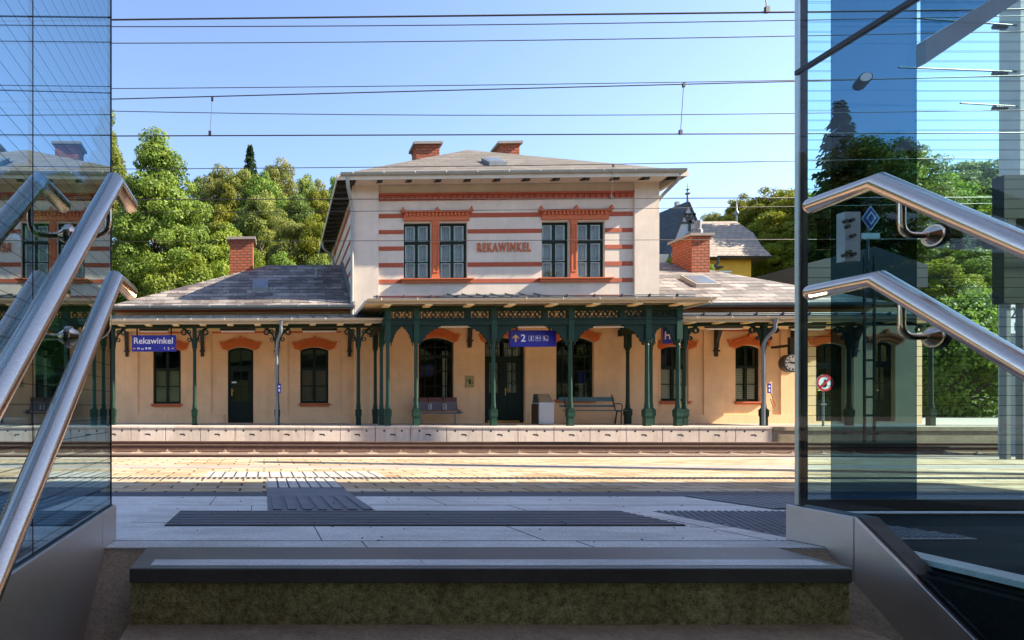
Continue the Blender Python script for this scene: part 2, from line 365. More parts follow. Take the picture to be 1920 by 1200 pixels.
M['seatred'] = paint('maroon_seat_mesh', (.10,.028,.02), .5, .15)
M['benchgreen'] = paint('bench_green_slats', (.03,.085,.075), .45, .2)
M['concretemast'] = paint('pale_concrete_mast', (.42,.42,.42), .85, .1, 3)

# ------------------------------------------------------------------ arches, openings, windows
def arc(x0, x1, zs, rise, n=10):
    if rise < .005: return [(x0,zs),(x1,zs)]
    hw = (x1-x0)/2; r = (hw*hw+rise*rise)/(2*rise); cx = (x0+x1)/2; cz = zs+rise-r; a = math.asin(min(1, hw/r))
    return [(cx+r*math.sin(-a+2*a*i/n), cz+r*math.cos(-a+2*a*i/n)) for i in range(n+1)]
def wall(mb, x0, x1, z0, z1, ya, yb, ops):
    x = x0
    for (a, b, c, d, rise) in sorted(ops):
        if a > x: mb.box(x, a, ya, yb, z0, z1)
        if c > z0: mb.box(a, b, ya, yb, z0, c)
        mb.prism(arc(a, b, d-rise, rise) + [(b, z1), (a, z1)], 'y', ya, yb); x = b
    if x < x1: mb.box(x, x1, ya, yb, z0, z1)
def archloop(x0, x1, z0, z1, rise):
    return [(x0,z0)] + arc(x0, x1, z1-rise, rise) + [(x1,z0)]
def frame_mb(x0, x1, z0, z1, rise, y0, y1, t):
    mb = MB(); mb.ringprism(archloop(x0,x1,z0,z1,rise), archloop(x0+t,x1-t,z0+t,z1-t,rise*.85), y0, y1); return mb
def window(parent, x0, x1, z0, z1, rise, y, tz=.62, bars=(.31,), blind=False, curtain=False, wide=False, roller=None):
    d = .12; t = .07; mb = frame_mb(x0, x1, z0, z1, rise, y+d, y+d+.07, t); h = z1-z0; cx = (x0+x1)/2
    zt = z0+h*tz
    mb.box(x0+t, x1-t, y+d-.015, y+d+.075, zt-.05, zt+.045)
    top = z1-t-.01
    if wide:
        for q in (.2,.5,.8): mb.box(x0+(x1-x0)*q-.014, x0+(x1-x0)*q+.014, y+d+.004, y+d+.06, z0+t, top)
    else: mb.box(cx-.045, cx+.045, y+d-.01, y+d+.072, z0+t, top)
    for q in bars: mb.box(x0+t, x1-t, y+d+.006, y+d+.058, z0+h*q-.016, z0+h*q+.016)
    f = part('window', mb, M['dgreen'], parent)
    g = MB(); g.prism(archloop(x0+t-.01,x1-t+.01,z0+t-.01,z1-t+.01,rise*.85), 'y', y+d+.03, y+d+.036); part('pane', g, M['pane'], f)
    if blind:
        b = MB(); z = z0+.1
        while z < zt-.07: y_ = y-.075; b.add([(x0+t,y_+d+.13,z),(x1-t,y_+d+.13,z),(x1-t,y_+d+.148,z+.045),(x0+t,y_+d+.148,z+.045),(x0+t,y_+d+.136,z-.006),(x1-t,y_+d+.136,z-.006),(x1-t,y_+d+.1486,z+.04),(x0+t,y_+d+.1486,z+.04)],[(0,1,2,3),(7,6,5,4),(0,4,5,1),(3,2,6,7)]); z += .062
        part('blind', b, M['blind'], f)
    if roller: part('roller_blind', MB().box(x0+t, x1-t, y+d+.085, y+d+.092, z0+t, zt-.05), roller, f)
    if curtain:
        wf = MB(); 
        for a, b in ((x0+t,cx-.045),(cx+.045,x1-t)):
            for c, e in ((z0+t,z0+h*.31-.016),(z0+h*.31+.016,zt-.05),(zt+.045,z1-t)):
                wf.ringprism([(a,c),(a,e),(b,e),(b,c)],[(a+.045,c+.03),(a+.045,e-.03),(b-.045,e-.03),(b-.045,c+.03)], y+d+.04, y+d+.09)
        part('inner_frame', wf, M['white'], f)
        cu = MB(); n = 40; A = [(x0+(x1-x0)*i/n, y+.30+.03*math.sin(i*1.9)+.015*math.sin(i*.7)) for i in range(n+1)]
        for i in range(n):
            (xa,ya),(xb,yb) = A[i], A[i+1]
            if abs(i-n/2) < 2.5 and i % 2: continue
            cu.add([(xa,ya,z0),(xb,yb,z0),(xb,yb,z1),(xa,ya,z1),(xa,ya+.004,z0),(xb,yb+.004,z0),(xb,yb+.004,z1),(xa,ya+.004,z1)],[(0,1,2,3),(7,6,5,4)])
        part('curtain', cu, M['curtain'], f)
    return f
def hood(parent, x0, x1, ztop, rise, y, ext=.30, th=.27, out=.08):
    a = arc(x0-.02, x1+.02, ztop-rise, rise+.01, 12); n = len(a); cx = (x0+x1)/2; xe0, xe1 = x0-ext, x1+ext
    o = arc(xe0+.06, xe1-.06, ztop-rise+.20, rise+.10, 12)
    mb = MB(); mb.ringprism([p for p in a], [p for p in o], y-out, y) if False else mb.prism(a + [(xe1-.10,ztop-rise+.06),(xe1-.05,ztop-rise+.2),(xe1,ztop-rise+.30),(xe1-.06,ztop-rise+.27)] + o[::-1][1:-1] + [(xe0+.06,ztop-rise+.27),(xe0,ztop-rise+.30),(xe0+.05,ztop-rise+.2),(xe0+.10,ztop-rise+.06)], 'y', y-out, y)
    # rows of small voussoirs and dentils standing proud
    for i in range(12):
        for k, (f0, f1, pr) in enumerate(((.12,.5,.018),(.62,.86,.04))):
            p = [(a[i][0]*(1-f)+o[i][0]*f, a[i][1]*(1-f)+o[i][1]*f) for f in (f0, f1)]
            q = [(a[i+1][0]*(1-f)+o[i+1][0]*f, a[i+1][1]*(1-f)+o[i+1][1]*f) for f in (f0, f1)]
            for s0, s1 in ((.1,.42),(.58,.9)):
                L = lambda u, v, s_: (u[0]*(1-s_)+v[0]*s_, u[1]*(1-s_)+v[1]*s_)
                mb.prism([L(p[0],q[0],s0), L(p[0],q[0],s1), L(p[1],q[1],s1), L(p[1],q[1],s0)], 'y', y-out-pr, y-out+.005)
    zc = ztop+.11+rise*0+.20
    mb.prism([(cx-.10,zc-.06),(cx-.05,zc+.02),(cx,zc+.10),(cx+.05,zc+.02),(cx+.10,zc-.06)], 'y', y-out-.05, y-.002)
    return part('window_hood', mb, M['terraf'], parent)
def sill(parent, x0, x1, z, y):
    mb = MB(); mb.box(x0-.06, x1+.06, y-.10, y, z-.045, z); mb.box(x0-.02, x1+.02, y-.07, y-.001, z-.10, z-.045)
    return part('window_sill', mb, M['terrap'], parent)

# ------------------------------------------------------------------ station building
YT, YW, YE = 20.0, 20.3, 16.82
tx0, tx1 = WX(664, YT), WX(1233, YT)
DEP = 7.9
ze = WZ(331, 19.25, 900)                                   # eave line of the raised centre block
zfloor1 = WZ(556, YT)
wx0, wx1 = WX(217, YW), WX(1622, YW)
zwe = WZ(574, 19.75, 450)                                  # wing eaves
zwt = zwe + .02
st = thing('station_building', 'cream two storey railway station with terracotta stripes, slate hip roofs and the lettering REKAWINKEL', 'station', ((tx0+tx1)/2, YT, 0))
zu = 3.75
# openings measured from the photograph
def op(px0, px1, pyb, pyt, rise, Y): return (WX(px0,Y), WX(px1,Y), max(0.0, W((px0+px1)/2,pyb,Y).z), W((px0+px1)/2,pyt,Y).z, rise)
oWA, oDC, oWB = op(785,851,749,633,.17,YT), op(909,985,793,633,.17,YT), op(1043,1114,749,632,.17,YT)
up = [op(757,808,523,418,0,YT), op(824,876,523,418,0,YT), op(1016,1067,522,418,0,YT), op(1082,1134,522,418,0,YT)]
up = [(a,b,up[0][2],up[0][3],0) for (a,b,c,d,e) in up]
oW1, oD1, oW2 = op(287,339,757,652,.11,YW), op(427,475,793,651,.11,YW), op(563,616,756,651,.11,YW)
oWC, oWD = op(1239,1291,752,649,.11,YW), op(1379,1427,753,647,.11,YW)
oD2, oD3 = op(1530,1585,790,643,.11,YW), op(1640,1680,790,640,.11,YW)
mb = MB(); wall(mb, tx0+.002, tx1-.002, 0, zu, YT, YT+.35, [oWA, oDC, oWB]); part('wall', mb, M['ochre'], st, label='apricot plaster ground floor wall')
mb = MB(); wall(mb, tx0+.08, tx1-.08, zu, ze+.1, YT, YT+.35, up); mb.box(tx0+.003, tx1-.003, YT+.35+DEP, YT+.6+DEP, 0, ze+.1)
for xa, xb in ((tx0,tx0+.3),(tx1-.3,tx1)): mb.box(xa, xb, YT+.351, YT+.35+DEP, zu, ze+.1)
part('wall', mb, M['cream'], st, label='cream plaster upper wall')
mb = MB()
for a, b in ((tx0, WX(709,YT)), (WX(1187,YT), tx1)): part('pilaster', MB().box(a, b, YT-.09, YT+.349, zu-.3, ze+.1), M['cream'], st)
# rooms: floor slab and partition so that the interior stays dim
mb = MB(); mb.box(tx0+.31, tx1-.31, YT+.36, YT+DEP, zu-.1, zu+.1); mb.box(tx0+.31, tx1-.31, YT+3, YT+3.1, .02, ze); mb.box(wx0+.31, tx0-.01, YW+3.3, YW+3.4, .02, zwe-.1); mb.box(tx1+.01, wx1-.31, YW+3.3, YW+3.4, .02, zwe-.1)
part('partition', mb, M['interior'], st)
# wings
for x0, x1, ops, side in ((wx0, tx0-.001, [oW1,oD1,oW2], -1), (tx1+.001, wx1, [oWC,oWD,oD2], 1)):
    mb = MB(); wall(mb, x0, x1, 0, zwt, YW, YW+.35, ops); mb.box(x0, x1, YW+6.6, YW+6.9, 0, zwt)
    xe = x0 if side < 0 else x1-.3; mb.box(xe, xe+.3, YW+.351, YW+6.599, 0, zwt)
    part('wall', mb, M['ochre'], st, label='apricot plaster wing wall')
    mb = MB()                                              # flat pilasters and the plinth, proud of the wall
    pil = [(217,259),(354,396),(504,540),(640,663)] if side < 0 else [(1292+26,1322+32),(1462,1500),(1598,1622)]
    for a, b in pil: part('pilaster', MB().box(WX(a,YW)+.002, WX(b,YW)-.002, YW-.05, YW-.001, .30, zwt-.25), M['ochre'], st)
    x = x0
    for o in sorted(ops):
        if o[2] < .1:
            mb.box(x+.005, o[0]-.12, YW-.075, YW-.0015, 0, .30); x = o[1]+.12
    mb.box(x+.005, x1-.005, YW-.075, YW-.0015, 0, .30)
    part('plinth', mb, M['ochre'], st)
    mb = MB()
    zs0, zs1 = WZ(625,YW,450), WZ(616,YW,450); xs = [WX(p,YW) for p in ((262,353,398,503,541,639) if side<0 else (1296,1321,1352,1461,1503,1597))]
    for i in range(0, len(xs), 2):
        if xs[i+1]-xs[i] < .6: continue
        mb.box(xs[i], xs[i+1], YW-.03, YW-.0015, zs0, zs1+.02); x = xs[i]+.02
        while x < xs[i+1]-.06: mb.box(x, x+.05, YW-.055, YW-.029, zs0+.015, zs1); x += .095
    part('string_course', mb, M['terraf'], st)
    mb = MB(); zb = WZ(585,YW,450); mb.box(x0, x1, YW-.10, YW-.001, zb, zb+.055); mb.box(x0, x1, YW-.14, YW-.0005, zb+.056, zb+.13)
    part('cornice_band', mb, M['terrap'], st)
mb = MB(); x = tx0+.3
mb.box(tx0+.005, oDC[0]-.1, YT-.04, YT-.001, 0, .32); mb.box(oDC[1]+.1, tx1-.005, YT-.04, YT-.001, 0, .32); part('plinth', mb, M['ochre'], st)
mb = MB(); zb = WZ(554,YT); mb.box(WX(711,YT), WX(1186,YT), YT-.03, YT-.001, zb-.22, zb); part('string_course', mb, M['terra'], st)
for o in (oWA, oWB): window(st, *o[:4], o[4], YT, .70, (.22,.46,.85), wide=True); sill(st, o[0], o[1], o[2], YT); hood(st, o[0], o[1], o[3], o[4], YT, .22, .3)
ROL = [paint('olive_roller_blind', (.20,.21,.13), .9, .15), paint('brown_roller_blind', (.15,.13,.10), .9, .15)]
for k_, o in enumerate((oW1, oW2)): window(st, *o[:4], o[4], YW, .62, roller=ROL[k_]); sill(st, o[0], o[1], o[2], YW); hood(st, o[0], o[1], o[3], o[4], YW)
for o in (oWC, oWD): window(st, *o[:4], o[4], YW, .62, blind=True); sill(st, o[0], o[1], o[2], YW); hood(st, o[0], o[1], o[3], o[4], YW)
for i, o in enumerate(up): window(st, *o[:4], 0, YT, .66, curtain=True)
for pa, pya, pb, pyb, nm, mm in ((1084,697,1101,718,'notice_board','bluen'),(1086,719,1100,746,'notice_board','curtain'),(830,668,838,746,'curtain','white'),(829,658,840,667,'curtain','white'),(788,684,812,706,'notice_board','bluen')):
    a_, b_ = W(pa,pyb,YT+.5), W(pb,pya,YT+.5); part(nm, MB().box(a_.x, b_.x, YT+.5, YT+.53, a_.z, b_.z), M[mm], st)
# doors
def door(o, y, double=False, glazed=True):
    x0, x1, z0, z1, rise = o; h = z1; cx = (x0+x1)/2; d = .14
    mb = frame_mb(x0, x1, .0, z1, rise, y+d, y+d+.09, .075); zt = h*(.765 if double else .74)
    mb.box(x0+.07, x1-.07, y+d-.02, y+d+.1, zt-.06, zt+.05)
    mb.box(cx-.025, cx+.025, y+d+.005, y+d+.07, zt, z1-.06)
    zp = h*(.36 if double else .29)
    mb.box(x0+.07, x1-.07, y+d+.01, y+d+.07, .02, zp)
    xs = [(x0+.07, cx-.005), (cx+.005, x1-.07)] if double else [(x0+.07, x1-.07)]
    for a, b in xs:
        s_ = .13 if double else .11
        mb.box(a, a+s_, y+d+.012, y+d+.068, zp, zt-.06); mb.box(b-s_, b, y+d+.012, y+d+.068, zp, zt-.06); mb.box(a+s_, b-s_, y+d+.012, y+d+.068, zt-.15, zt-.06)
        m_ = (a+b)/2
        mb.box(m_-.012, m_+.012, y+d+.02, y+d+.06, zp, zt-.15)
        if not double: mb.box(a+s_, b-s_, y+d+.02, y+d+.06, zp+(zt-.15-zp)*.5-.012, zp+(zt-.15-zp)*.5+.012)
        for q in (.08, .55) : mb.ringprism([(a+s_,.12),(a+s_,zp-.12),(b-s_,zp-.12),(b-s_,.12)],[(a+s_+.03,.15),(a+s_+.03,zp-.15),(b-s_-.03,zp-.15),(b-s_-.03,.15)], y+d-.004, y+d+.011); break
    f = part('door', mb, M['dgreen'], st)
    g = MB(); g.prism(archloop(x0+.06,x1-.06,zt,z1-.06,rise*.85), 'y', y+d+.04, y+d+.046)
    for a, b in xs: g.box(a+.08, b-.08, y+d+.034, y+d+.04, zp-.01, zt-.1)
    part('pane', g, M['pane'], f)
    if double:                                             # wrought rings and bars before the panes
        g = MB()
        for a, b in xs:
            m_ = (a+b)/2
            for zz in (zp+(zt-zp)*.28, zp+(zt-zp)*.62): g.ring(m_, zz, y+d-.012, y+d+.004, .05, .075, 16); g.box(a+.12, m_-.07, y+d-.01, y+d+.002, zz-.012, zz+.012); g.box(m_+.07, b-.12, y+d-.01, y+d+.002, zz-.012, zz+.012)
            zz = zt+.33; g.ring(m_, zz, y+d-.012, y+d+.004, .05, .075, 16); g.box(a+.05, b-.05, y+d-.005, y+d+.005, zz-.012, zz+.012); g.box(m_-.012, m_+.012, y+d-.006, y+d+.006, zt+.05, z1-.08)
        part('grille', g, M['black'], f)
        g = MB(); g.box(x0+.15, x1-.15, y+d-.006, y+d+.009, .03, .10); part('kick_plate', g, M['brass'], f)
        for a, b in xs:
            cu = MB(); 
            for i in range(7): cu.box(a+.14+(b-a-.28)*i/7, a+.14+(b-a-.28)*(i+.75)/7, y+d+.13+.02*(i%2), y+d+.14+.02*(i%2), zp, zt-.15); cu.box(a+.06+(b-a-.12)*i/7, a+.06+(b-a-.12)*(i+.7)/7, y+d+.13+.02*(i%2), y+d+.14+.02*(i%2), zt+.06, z1-.15)
            part('curtain', cu, M['curtain'], f)
    hd = MB(); hx = x0+.12 if not double else cx+.05
    hd.box(hx, hx+.03, y+d-.012, y+d+.013, .95, 1.2); hd.tube([(hx+.015,y+d-.012,1.12),(hx+.015,y+d-.05,1.12),(hx+.11,y+d-.05,1.12)], .01, 8); part('handle', hd, M['brass'], f)
    return f
door(oDC, YT, True); hood(st, oDC[0], oDC[1], oDC[3], oDC[4], YT, .22)
door(oD1, YW); hood(st, oD1[0], oD1[1], oD1[3], oD1[4], YW)
door(oD2, YW); hood(st, oD2[0], oD2[1], oD2[3], oD2[4], YW)
mb = MB(); n0 = W(434,717,YW); mb.box(n0.x, n0.x+.16, YW+.135, YW+.152, n0.z-.02, n0.z+.03); part('door_plate', mb, M['signwhite'], st)
# upper stripes of the centre block, windows surrounds and lettering
def stripe(py0, py1, spans, name='stripe_band', yy=YT-.016):
    z0, z1 = WZ(py1,YT), WZ(py0,YT)
    for a, b in spans: part(name, MB().box(WX(a,YT), WX(b,YT), yy, YT-.001, z0, z1), M['terra'], st)
gaps3 = [(710,756.5),(876.5,1015.5),(1134.5,1186)]
for p0, p1, sp in ((399.5,407.5,[(710,1186)]), (430,437.5,gaps3), (461,468.7,[gaps3[0],gaps3[2]]), (492,500,gaps3), (523,530.5,[(710,752),(884,1011),(1142,1186)])): stripe(p0, p1, sp)
zs = [(WZ(b,YT), WZ(a,YT)) for a, b in ((362,376),(399.5,407.5),(430,437.5),(461,468.7),(492,500),(523,530.5))]
for xa, xb in ((tx0-.016, tx0-.001), (tx1+.001, tx1+.016)):
    for a, b in zs: part('stripe_band', MB().box(xa, xb, YT+.9, YT+7.6, a, b), M['terra'], st)
mb = MB()
for ya, yb_ in ((YT-.089, YT+.6), (YT+DEP-.5, YT+DEP+.349)): part('pilaster', MB().box(tx0-.06, tx0-.0015, ya, yb_, zu+.4, ze), M['cream'], st)
mb = MB(); z0, z1 = WZ(376,YT), WZ(362,YT); mb.box(WX(709,YT)+.003, WX(1187,YT)-.003, YT-.045, YT-.001, z0+.02, z1); x = WX(712,YT)
while x < WX(1184,YT): mb.box(x, x+.10, YT-.085, YT-.044, z0+.02, z1-.09); x += .2
mb.box(WX(709,YT)+.004, WX(1187,YT)-.004, YT-.095, YT-.0455, z1-.07, z1-.002); part('cornice_band', mb, M['terra'], st)
for (a, b), (p0, p1) in (((750,886),(0,1)), ((1008,1147),(2,3))):
    mb = MB(); x0, x1 = WX(a,YT), WX(b,YT); z0, z1 = WZ(415,YT), WZ(399,YT)
    mb.box(x0+.12, x1-.12, YT-.07, YT-.001, z0+.02, z1); mb.box(x0+.04, x1-.04, YT-.16, YT-.002, z1, z1+.05); x = x0+.17
    while x < x1-.2: mb.box(x, x+.07, YT-.12, YT-.069, z1-.11, z1-.003); x += .125
    for cx, w_ in ((x0+.07,.07),((x0+x1)/2,.08),(x1-.07,.07)): mb.prism([(cx-w_,z1+.05),(cx-w_*.5,z1+.10),(cx,z1+.19),(cx+w_*.5,z1+.10),(cx+w_,z1+.05)], 'y', YT-.17, YT-.02)
    m0, m1 = up[p0][1]+.02, up[p1][0]-.02; zb = up[p0][2]
    mb.box(m0, m1, YT-.06, YT-.0015, zb, z0+.02)
    for q in (.0, .62): mb.box(m0-.02, m1+.02, YT-.085, YT-.059, zb+q*(z0-zb), zb+q*(z0-zb)+.10)
    mb.ringprism([(m0+.03,zb+.2),(m0+.03,z0-.1),(m1-.03,z0-.1),(m1-.03,zb+.2)],[(m0+.06,zb+.25),(m0+.06,z0-.15),(m1-.06,z0-.15),(m1-.06,zb+.25)], YT-.075, YT-.0595)
    part('window_surround', mb, M['terrap'], st)
    mb = MB(); zq = WZ(523,YT); mb.box(x0, x1, YT-.16, YT-.001, zq-.03, zq+.005); mb.box(x0+.05, x1-.05, YT-.10, YT-.0015, zq-.13, zq-.031); part('window_sill', mb, M['terrap'], st)
c0, c1 = W(895,464,YT), W(995,464,YT)
tm = text_mb('REKAWINKEL', .46, 0, 0, 0, .03, .017, sp=1.3)
lo = min(v[0] for v in tm.v); hi = max(v[0] for v in tm.v); zl = min(v[2] for v in tm.v); zh = max(v[2] for v in tm.v); hh = WZ(456,YT)-WZ(473,YT)
tm.v = [(c0.x+(v[0]-lo)/(hi-lo)*(c1.x-c0.x), YT-.02+v[1], c0.z-hh/2+(v[2]-zl)/(zh-zl)*hh) for v in tm.v]
part('lettering', tm, M['terrap'], st)
# roofs
ex0, ex1, ey0, ey1 = WX(633,19.25), WX(1289,19.25), 19.25, 28.75
ap = W(888, 281, 24.0); ap.x = (ex0+ex1)/2+.1; ap.z = W(888,281,24.0).z
def hip(parent, x0, x1, y0, y1, z, ra, rb, m, th=.10):
    mb = MB(); v = [(x0,y0,z),(x1,y0,z),(x1,y1,z),(x0,y1,z), ra, rb]
    mb.add(v, [(0,1,5,4),(2,3,4,5),(3,0,4),(1,2,5)])
    mb.add([(p[0],p[1],p[2]-th) for p in v], [(4,5,1,0),(5,4,3,2),(4,0,3),(5,2,1)])
    mb.add([(x0,y0,z),(x1,y0,z),(x1,y1,z),(x0,y1,z)]+[(x0,y0,z-th),(x1,y0,z-th),(x1,y1,z-th),(x0,y1,z-th)], [(0,4,5,1),(1,5,6,2),(2,6,7,3),(3,7,4,0)])
    return part('roof', mb, m, parent)
rf = hip(st, ex0, ex1, ey0, ey1, ze+.12, (ap.x-.05,24,ap.z), (ap.x+.05,24,ap.z), M['slate'])
sl_f = (ap.z-ze-.12)/(24-ey0)
def gutter(parent, a, b, r=.075, m='gutter', name='gutter'):
    mb = MB(); a = Vector(a); b = Vector(b); d = (b-a).normalized(); s = Vector((-d.y, d.x, 0)); n = 8; vs = []
    for p in (a, b):
        for rr in (r, r-.012):
            vs += [p + s*rr*math.cos(math.pi+math.pi*i/n) + Vector((0,0,rr*math.sin(math.pi+math.pi*i/n))) for i in range(n+1)]
    k = n+1; fs = []
    for i in range(n):
        fs += [(i,i+1,2*k+i+1,2*k+i),(k+i+1,k+i,3*k+i,3*k+i+1),(i+1,i,k+i,k+i+1),(2*k+i,2*k+i+1,3*k+i+1,3*k+i)]
    fs += [(0,2*k,3*k,k),(n,k+n,3*k+n,2*k+n)]
    mb.add(vs, fs)
    L = (b-a).length; q = .4
    while q < L:
        p = a+d*q; mb.tube([p+s*-r+Vector((0,0,.012)), p+s*(-r-.008)+Vector((0,0,-r*.5)), p+Vector((0,0,-r-.008)), p+s*r+Vector((0,0,0))], .009, 5); q += 1.0
    return part(name, mb, M[m], parent, True)
gutter(st, (ex0+.08,ey0-.06,ze+.14), (ex1-.1,ey0-.06,ze+.14), .095)
mb = MB(); mb.box(ex0-.02, ex1+.02, ey0-.035, ey0-.001, ze-.07, ze+.10); mb.box(ex0-.03, ex0-.001, ey0-.001, ey1, ze-.05, ze+.10); mb.box(ex1+.001, ex1+.03, ey0-.001, ey1, ze-.05, ze+.10)
part('fascia', mb, M['gutcream'], st)
for i in range(12):                                        # rafter ends under the eaves
    x = ex0+.45+(ex1-ex0-.7)*i/11; mb = MB(); mb.prism([(ey0+.02,ze-.02),(ey0+.12,ze-.12),(YT-.1,ze+.06),(YT-.1,ze+.2),(ey0+.02,ze+.005)], 'x', x-.07, x+.07); part('rafter', mb, M['darkwood'], st)
for i in range(16):
    y = ey0+.5+i*.56; mb = MB(); mb.prism([(ex0+.02,ze-.02),(ex0+.1,ze-.10),(tx0-.005,ze+.0),(tx0-.005,ze+.1),(ex0+.02,ze+.0)], 'y', y-.06, y+.06); part('rafter', mb, M['darkwood'], st)
mb = MB(); mb.box(ex0+.01, tx0-.003, ey0+.3, ey1, ze+.012, ze+.02); part('soffit', mb, M['darkwood'], st)
mb = MB(); mb.box(tx0, tx1, ey0+.01, YT-.095, ze+.012, ze+.02); part('soffit', mb, M['cream'], st)
# wing roofs
zr = WZ(497, 23.5, 560); zwe2 = zwe+.02
hip(st, WX(200,19.7), tx0-.005, 19.72, 27.3, zwe2, (WX(500,23.5),23.5,zr), (tx0-.005,23.5,zr), M['slatep'])
xr1 = WX(1250,23.5); hip(st, tx1+.005, WX(1672,19.7), 19.72, 27.3, zwe2, (tx1+.005,23.5,zr), (xr1,23.5,zr), M['slatep'])
gutter(st, (WX(205,19.7),19.66,zwe2-.01), (tx0-.05,19.66,zwe2-.01), .085); gutter(st, (tx1+.05,19.66,zwe2-.01), (WX(1672,19.7),19.66,zwe2-.01), .085)
mb = MB(); mb.box(WX(205,19.7), tx0-.01, 19.74, 19.78, zwe2-.125, zwe2-.1005); part('fascia', mb, M['gutter'], st)
mb = MB(); mb.box(tx1+.01, WX(1672,19.7), 19.74, 19.78, zwe2-.125, zwe2-.1005); part('fascia', mb, M['gutter'], st)
mb = MB(); mb.prism([(19.75,zwe2+.06),(23.5,zr+.06),(23.5,zr+.11),(19.75,zwe2+.11)], 'x', tx0-.12, tx0-.006); part('flashing', mb, M['zinc'], st)
mb = MB(); mb.prism([(19.75,zwe2+.04),(23.5,zr+.04),(23.5,zr+.07),(19.75,zwe2+.07)], 'x', tx1+.006, tx1+.06); part('flashing', mb, M['zinc'], st)
def chimney(px0, px1, pyt, Y, zb, dep=.75):
    a, b = W(px0,pyt,Y), W(px1,pyt,Y); mb = MB(); mb.box(a.x, b.x, Y, Y+dep, zb, a.z-.10); mb.box(a.x-.025, b.x+.025, Y-.025, Y+dep+.025, a.z-.19, a.z-.1005)
    c = part('chimney', mb, M['brick'], st); q = MB(); q.box(a.x-.11, b.x+.11, Y-.11, Y+dep+.11, a.z-.1, a.z); part('chimney_cap', q, M['capstone'], c); return c
chimney(780, 824, 267, 23.6, 7.5); chimney(938, 974, 266, 25.2, 8.0); chimney(431, 474, 445, 22.9, 4.5); c = chimney(1297, 1331, 438, 22.4, 4.2, 1.1)
mb = MB(); q = W(1312,430,22.9); mb.lathe(q.x, q.y+.1, [(.16,q.z-.25),(.16,q.z+.0),(.11,q.z+.05),(.13,q.z+.35)], 12); part('flue_pipe', mb, M['zinc'], c)
def roof_window(px, py, Y, w_, slope, z_e, y_e, m='zinc'):
    x = WX(px,Y); z = z_e + slope*(Y-y_e); mb = MB(); l = .42
    P = lambda dx, dy, h: (x+dx, Y+dy, z+slope*dy+h)
    for a, b, c, d, h0, h1 in ((-w_,w_,-l,l,-.05,.14),):
        mb.add([P(a,c,h0),P(b,c,h0),P(b,d,h0),P(a,d,h0),P(a,c,h1),P(b,c,h1),P(b,d,h1),P(a,d,h1)], [(3,2,1,0),(4,5,6,7),(0,1,5,4),(1,2,6,5),(2,3,7,6),(3,0,4,7)])
    o = part('roof_window', mb, M[m], st); g = MB(); g.add([P(-w_+.07,-l+.07,.145),P(w_-.07,-l+.07,.145),P(w_-.07,l-.07,.145),P(-w_+.07,l-.07,.145),P(-w_+.07,-l+.07,.15),P(w_-.07,-l+.07,.15),P(w_-.07,l-.07,.15),P(-w_+.07,l-.07,.15)], [(3,2,1,0),(4,5,6,7),(0,1,5,4),(1,2,6,5),(2,3,7,6),(3,0,4,7)]); part('pane', g, M['skyl'], o)
M['skyl'] = paint('roof_window_glass', (.10,.12,.15), .35, .1)
slw = (zr-zwe2)/(23.5-19.72)
roof_window(926, 308, 20.9, .3, sl_f, ze+.12, ey0); roof_window(488, 538, 21.3, .28, slw, zwe2, 19.72); roof_window(1313, 531, 21.4, .42, slw, zwe2, 19.72, 'capstone')
mb = MB(); q = W(594,520,22.2); mb.lathe(q.x, q.y, [(.06,q.z-.5),(.06,q.z+.25),(.09,q.z+.25),(.09,q.z+.32)], 10); part('vent_pipe', mb, M['zinc'], st)
# down pipes of the centre block
def bend(pts, k=5):
    out = [Vector(pts[0])]
    for i in range(1, len(pts)-1):
        a, b, c = (Vector(p) for p in pts[i-1:i+2]); u = min((b-a).length, (c-b).length)*.42
        p0 = b+(a-b).normalized()*u; p1 = b+(c-b).normalized()*u
        out += [p0*(1-t)*(1-t)+b*2*t*(1-t)+p1*t*t for t in [j/k for j in range(k+1)]]
    return out + [Vector(pts[-1])]
mb = MB(); xq = WX(659.5,19.95); mb.tube(bend([(xq-.22,ey0-.02,ze+.1),(xq-.22,ey0-.02,ze-.22),(xq,YT-.16,ze-.72),(xq,YT-.16,WZ(592,19.9,660))]), .06, 12); part('down_pipe', mb, M['gutter'], st, True)
mb = MB(); mb.tube(bend([(ex0+.03,ey1-2.2,ze),(ex0+.03,ey1-2.2,ze-.3),(tx0-.1,ey1-2.0,ze-.7),(tx0-.1,ey1-2.0,4.0)]), .055, 10); part('down_pipe', mb, M['gutter'], st, True)
mb = MB(); mb.tube(bend([(ex1-.06,ey1-2.2,ze),(ex1-.06,ey1-2.2,ze-.3),(tx1+.1,ey1-2.0,ze-.7),(tx1+.1,ey1-2.0,4.0)]), .055, 10); part('down_pipe', mb, M['gutter'], st, True)
mb = MB(); mb.tube(bend([(ex1-.25,ey0-.02,ze+.08),(ex1-.25,ey0+.05,ze-.15),(tx1+.09,YT+.3,ze-.55),(tx1+.09,YT+.3,4.4)]), .055, 10); part('down_pipe', mb, M['gutter'], st, True)

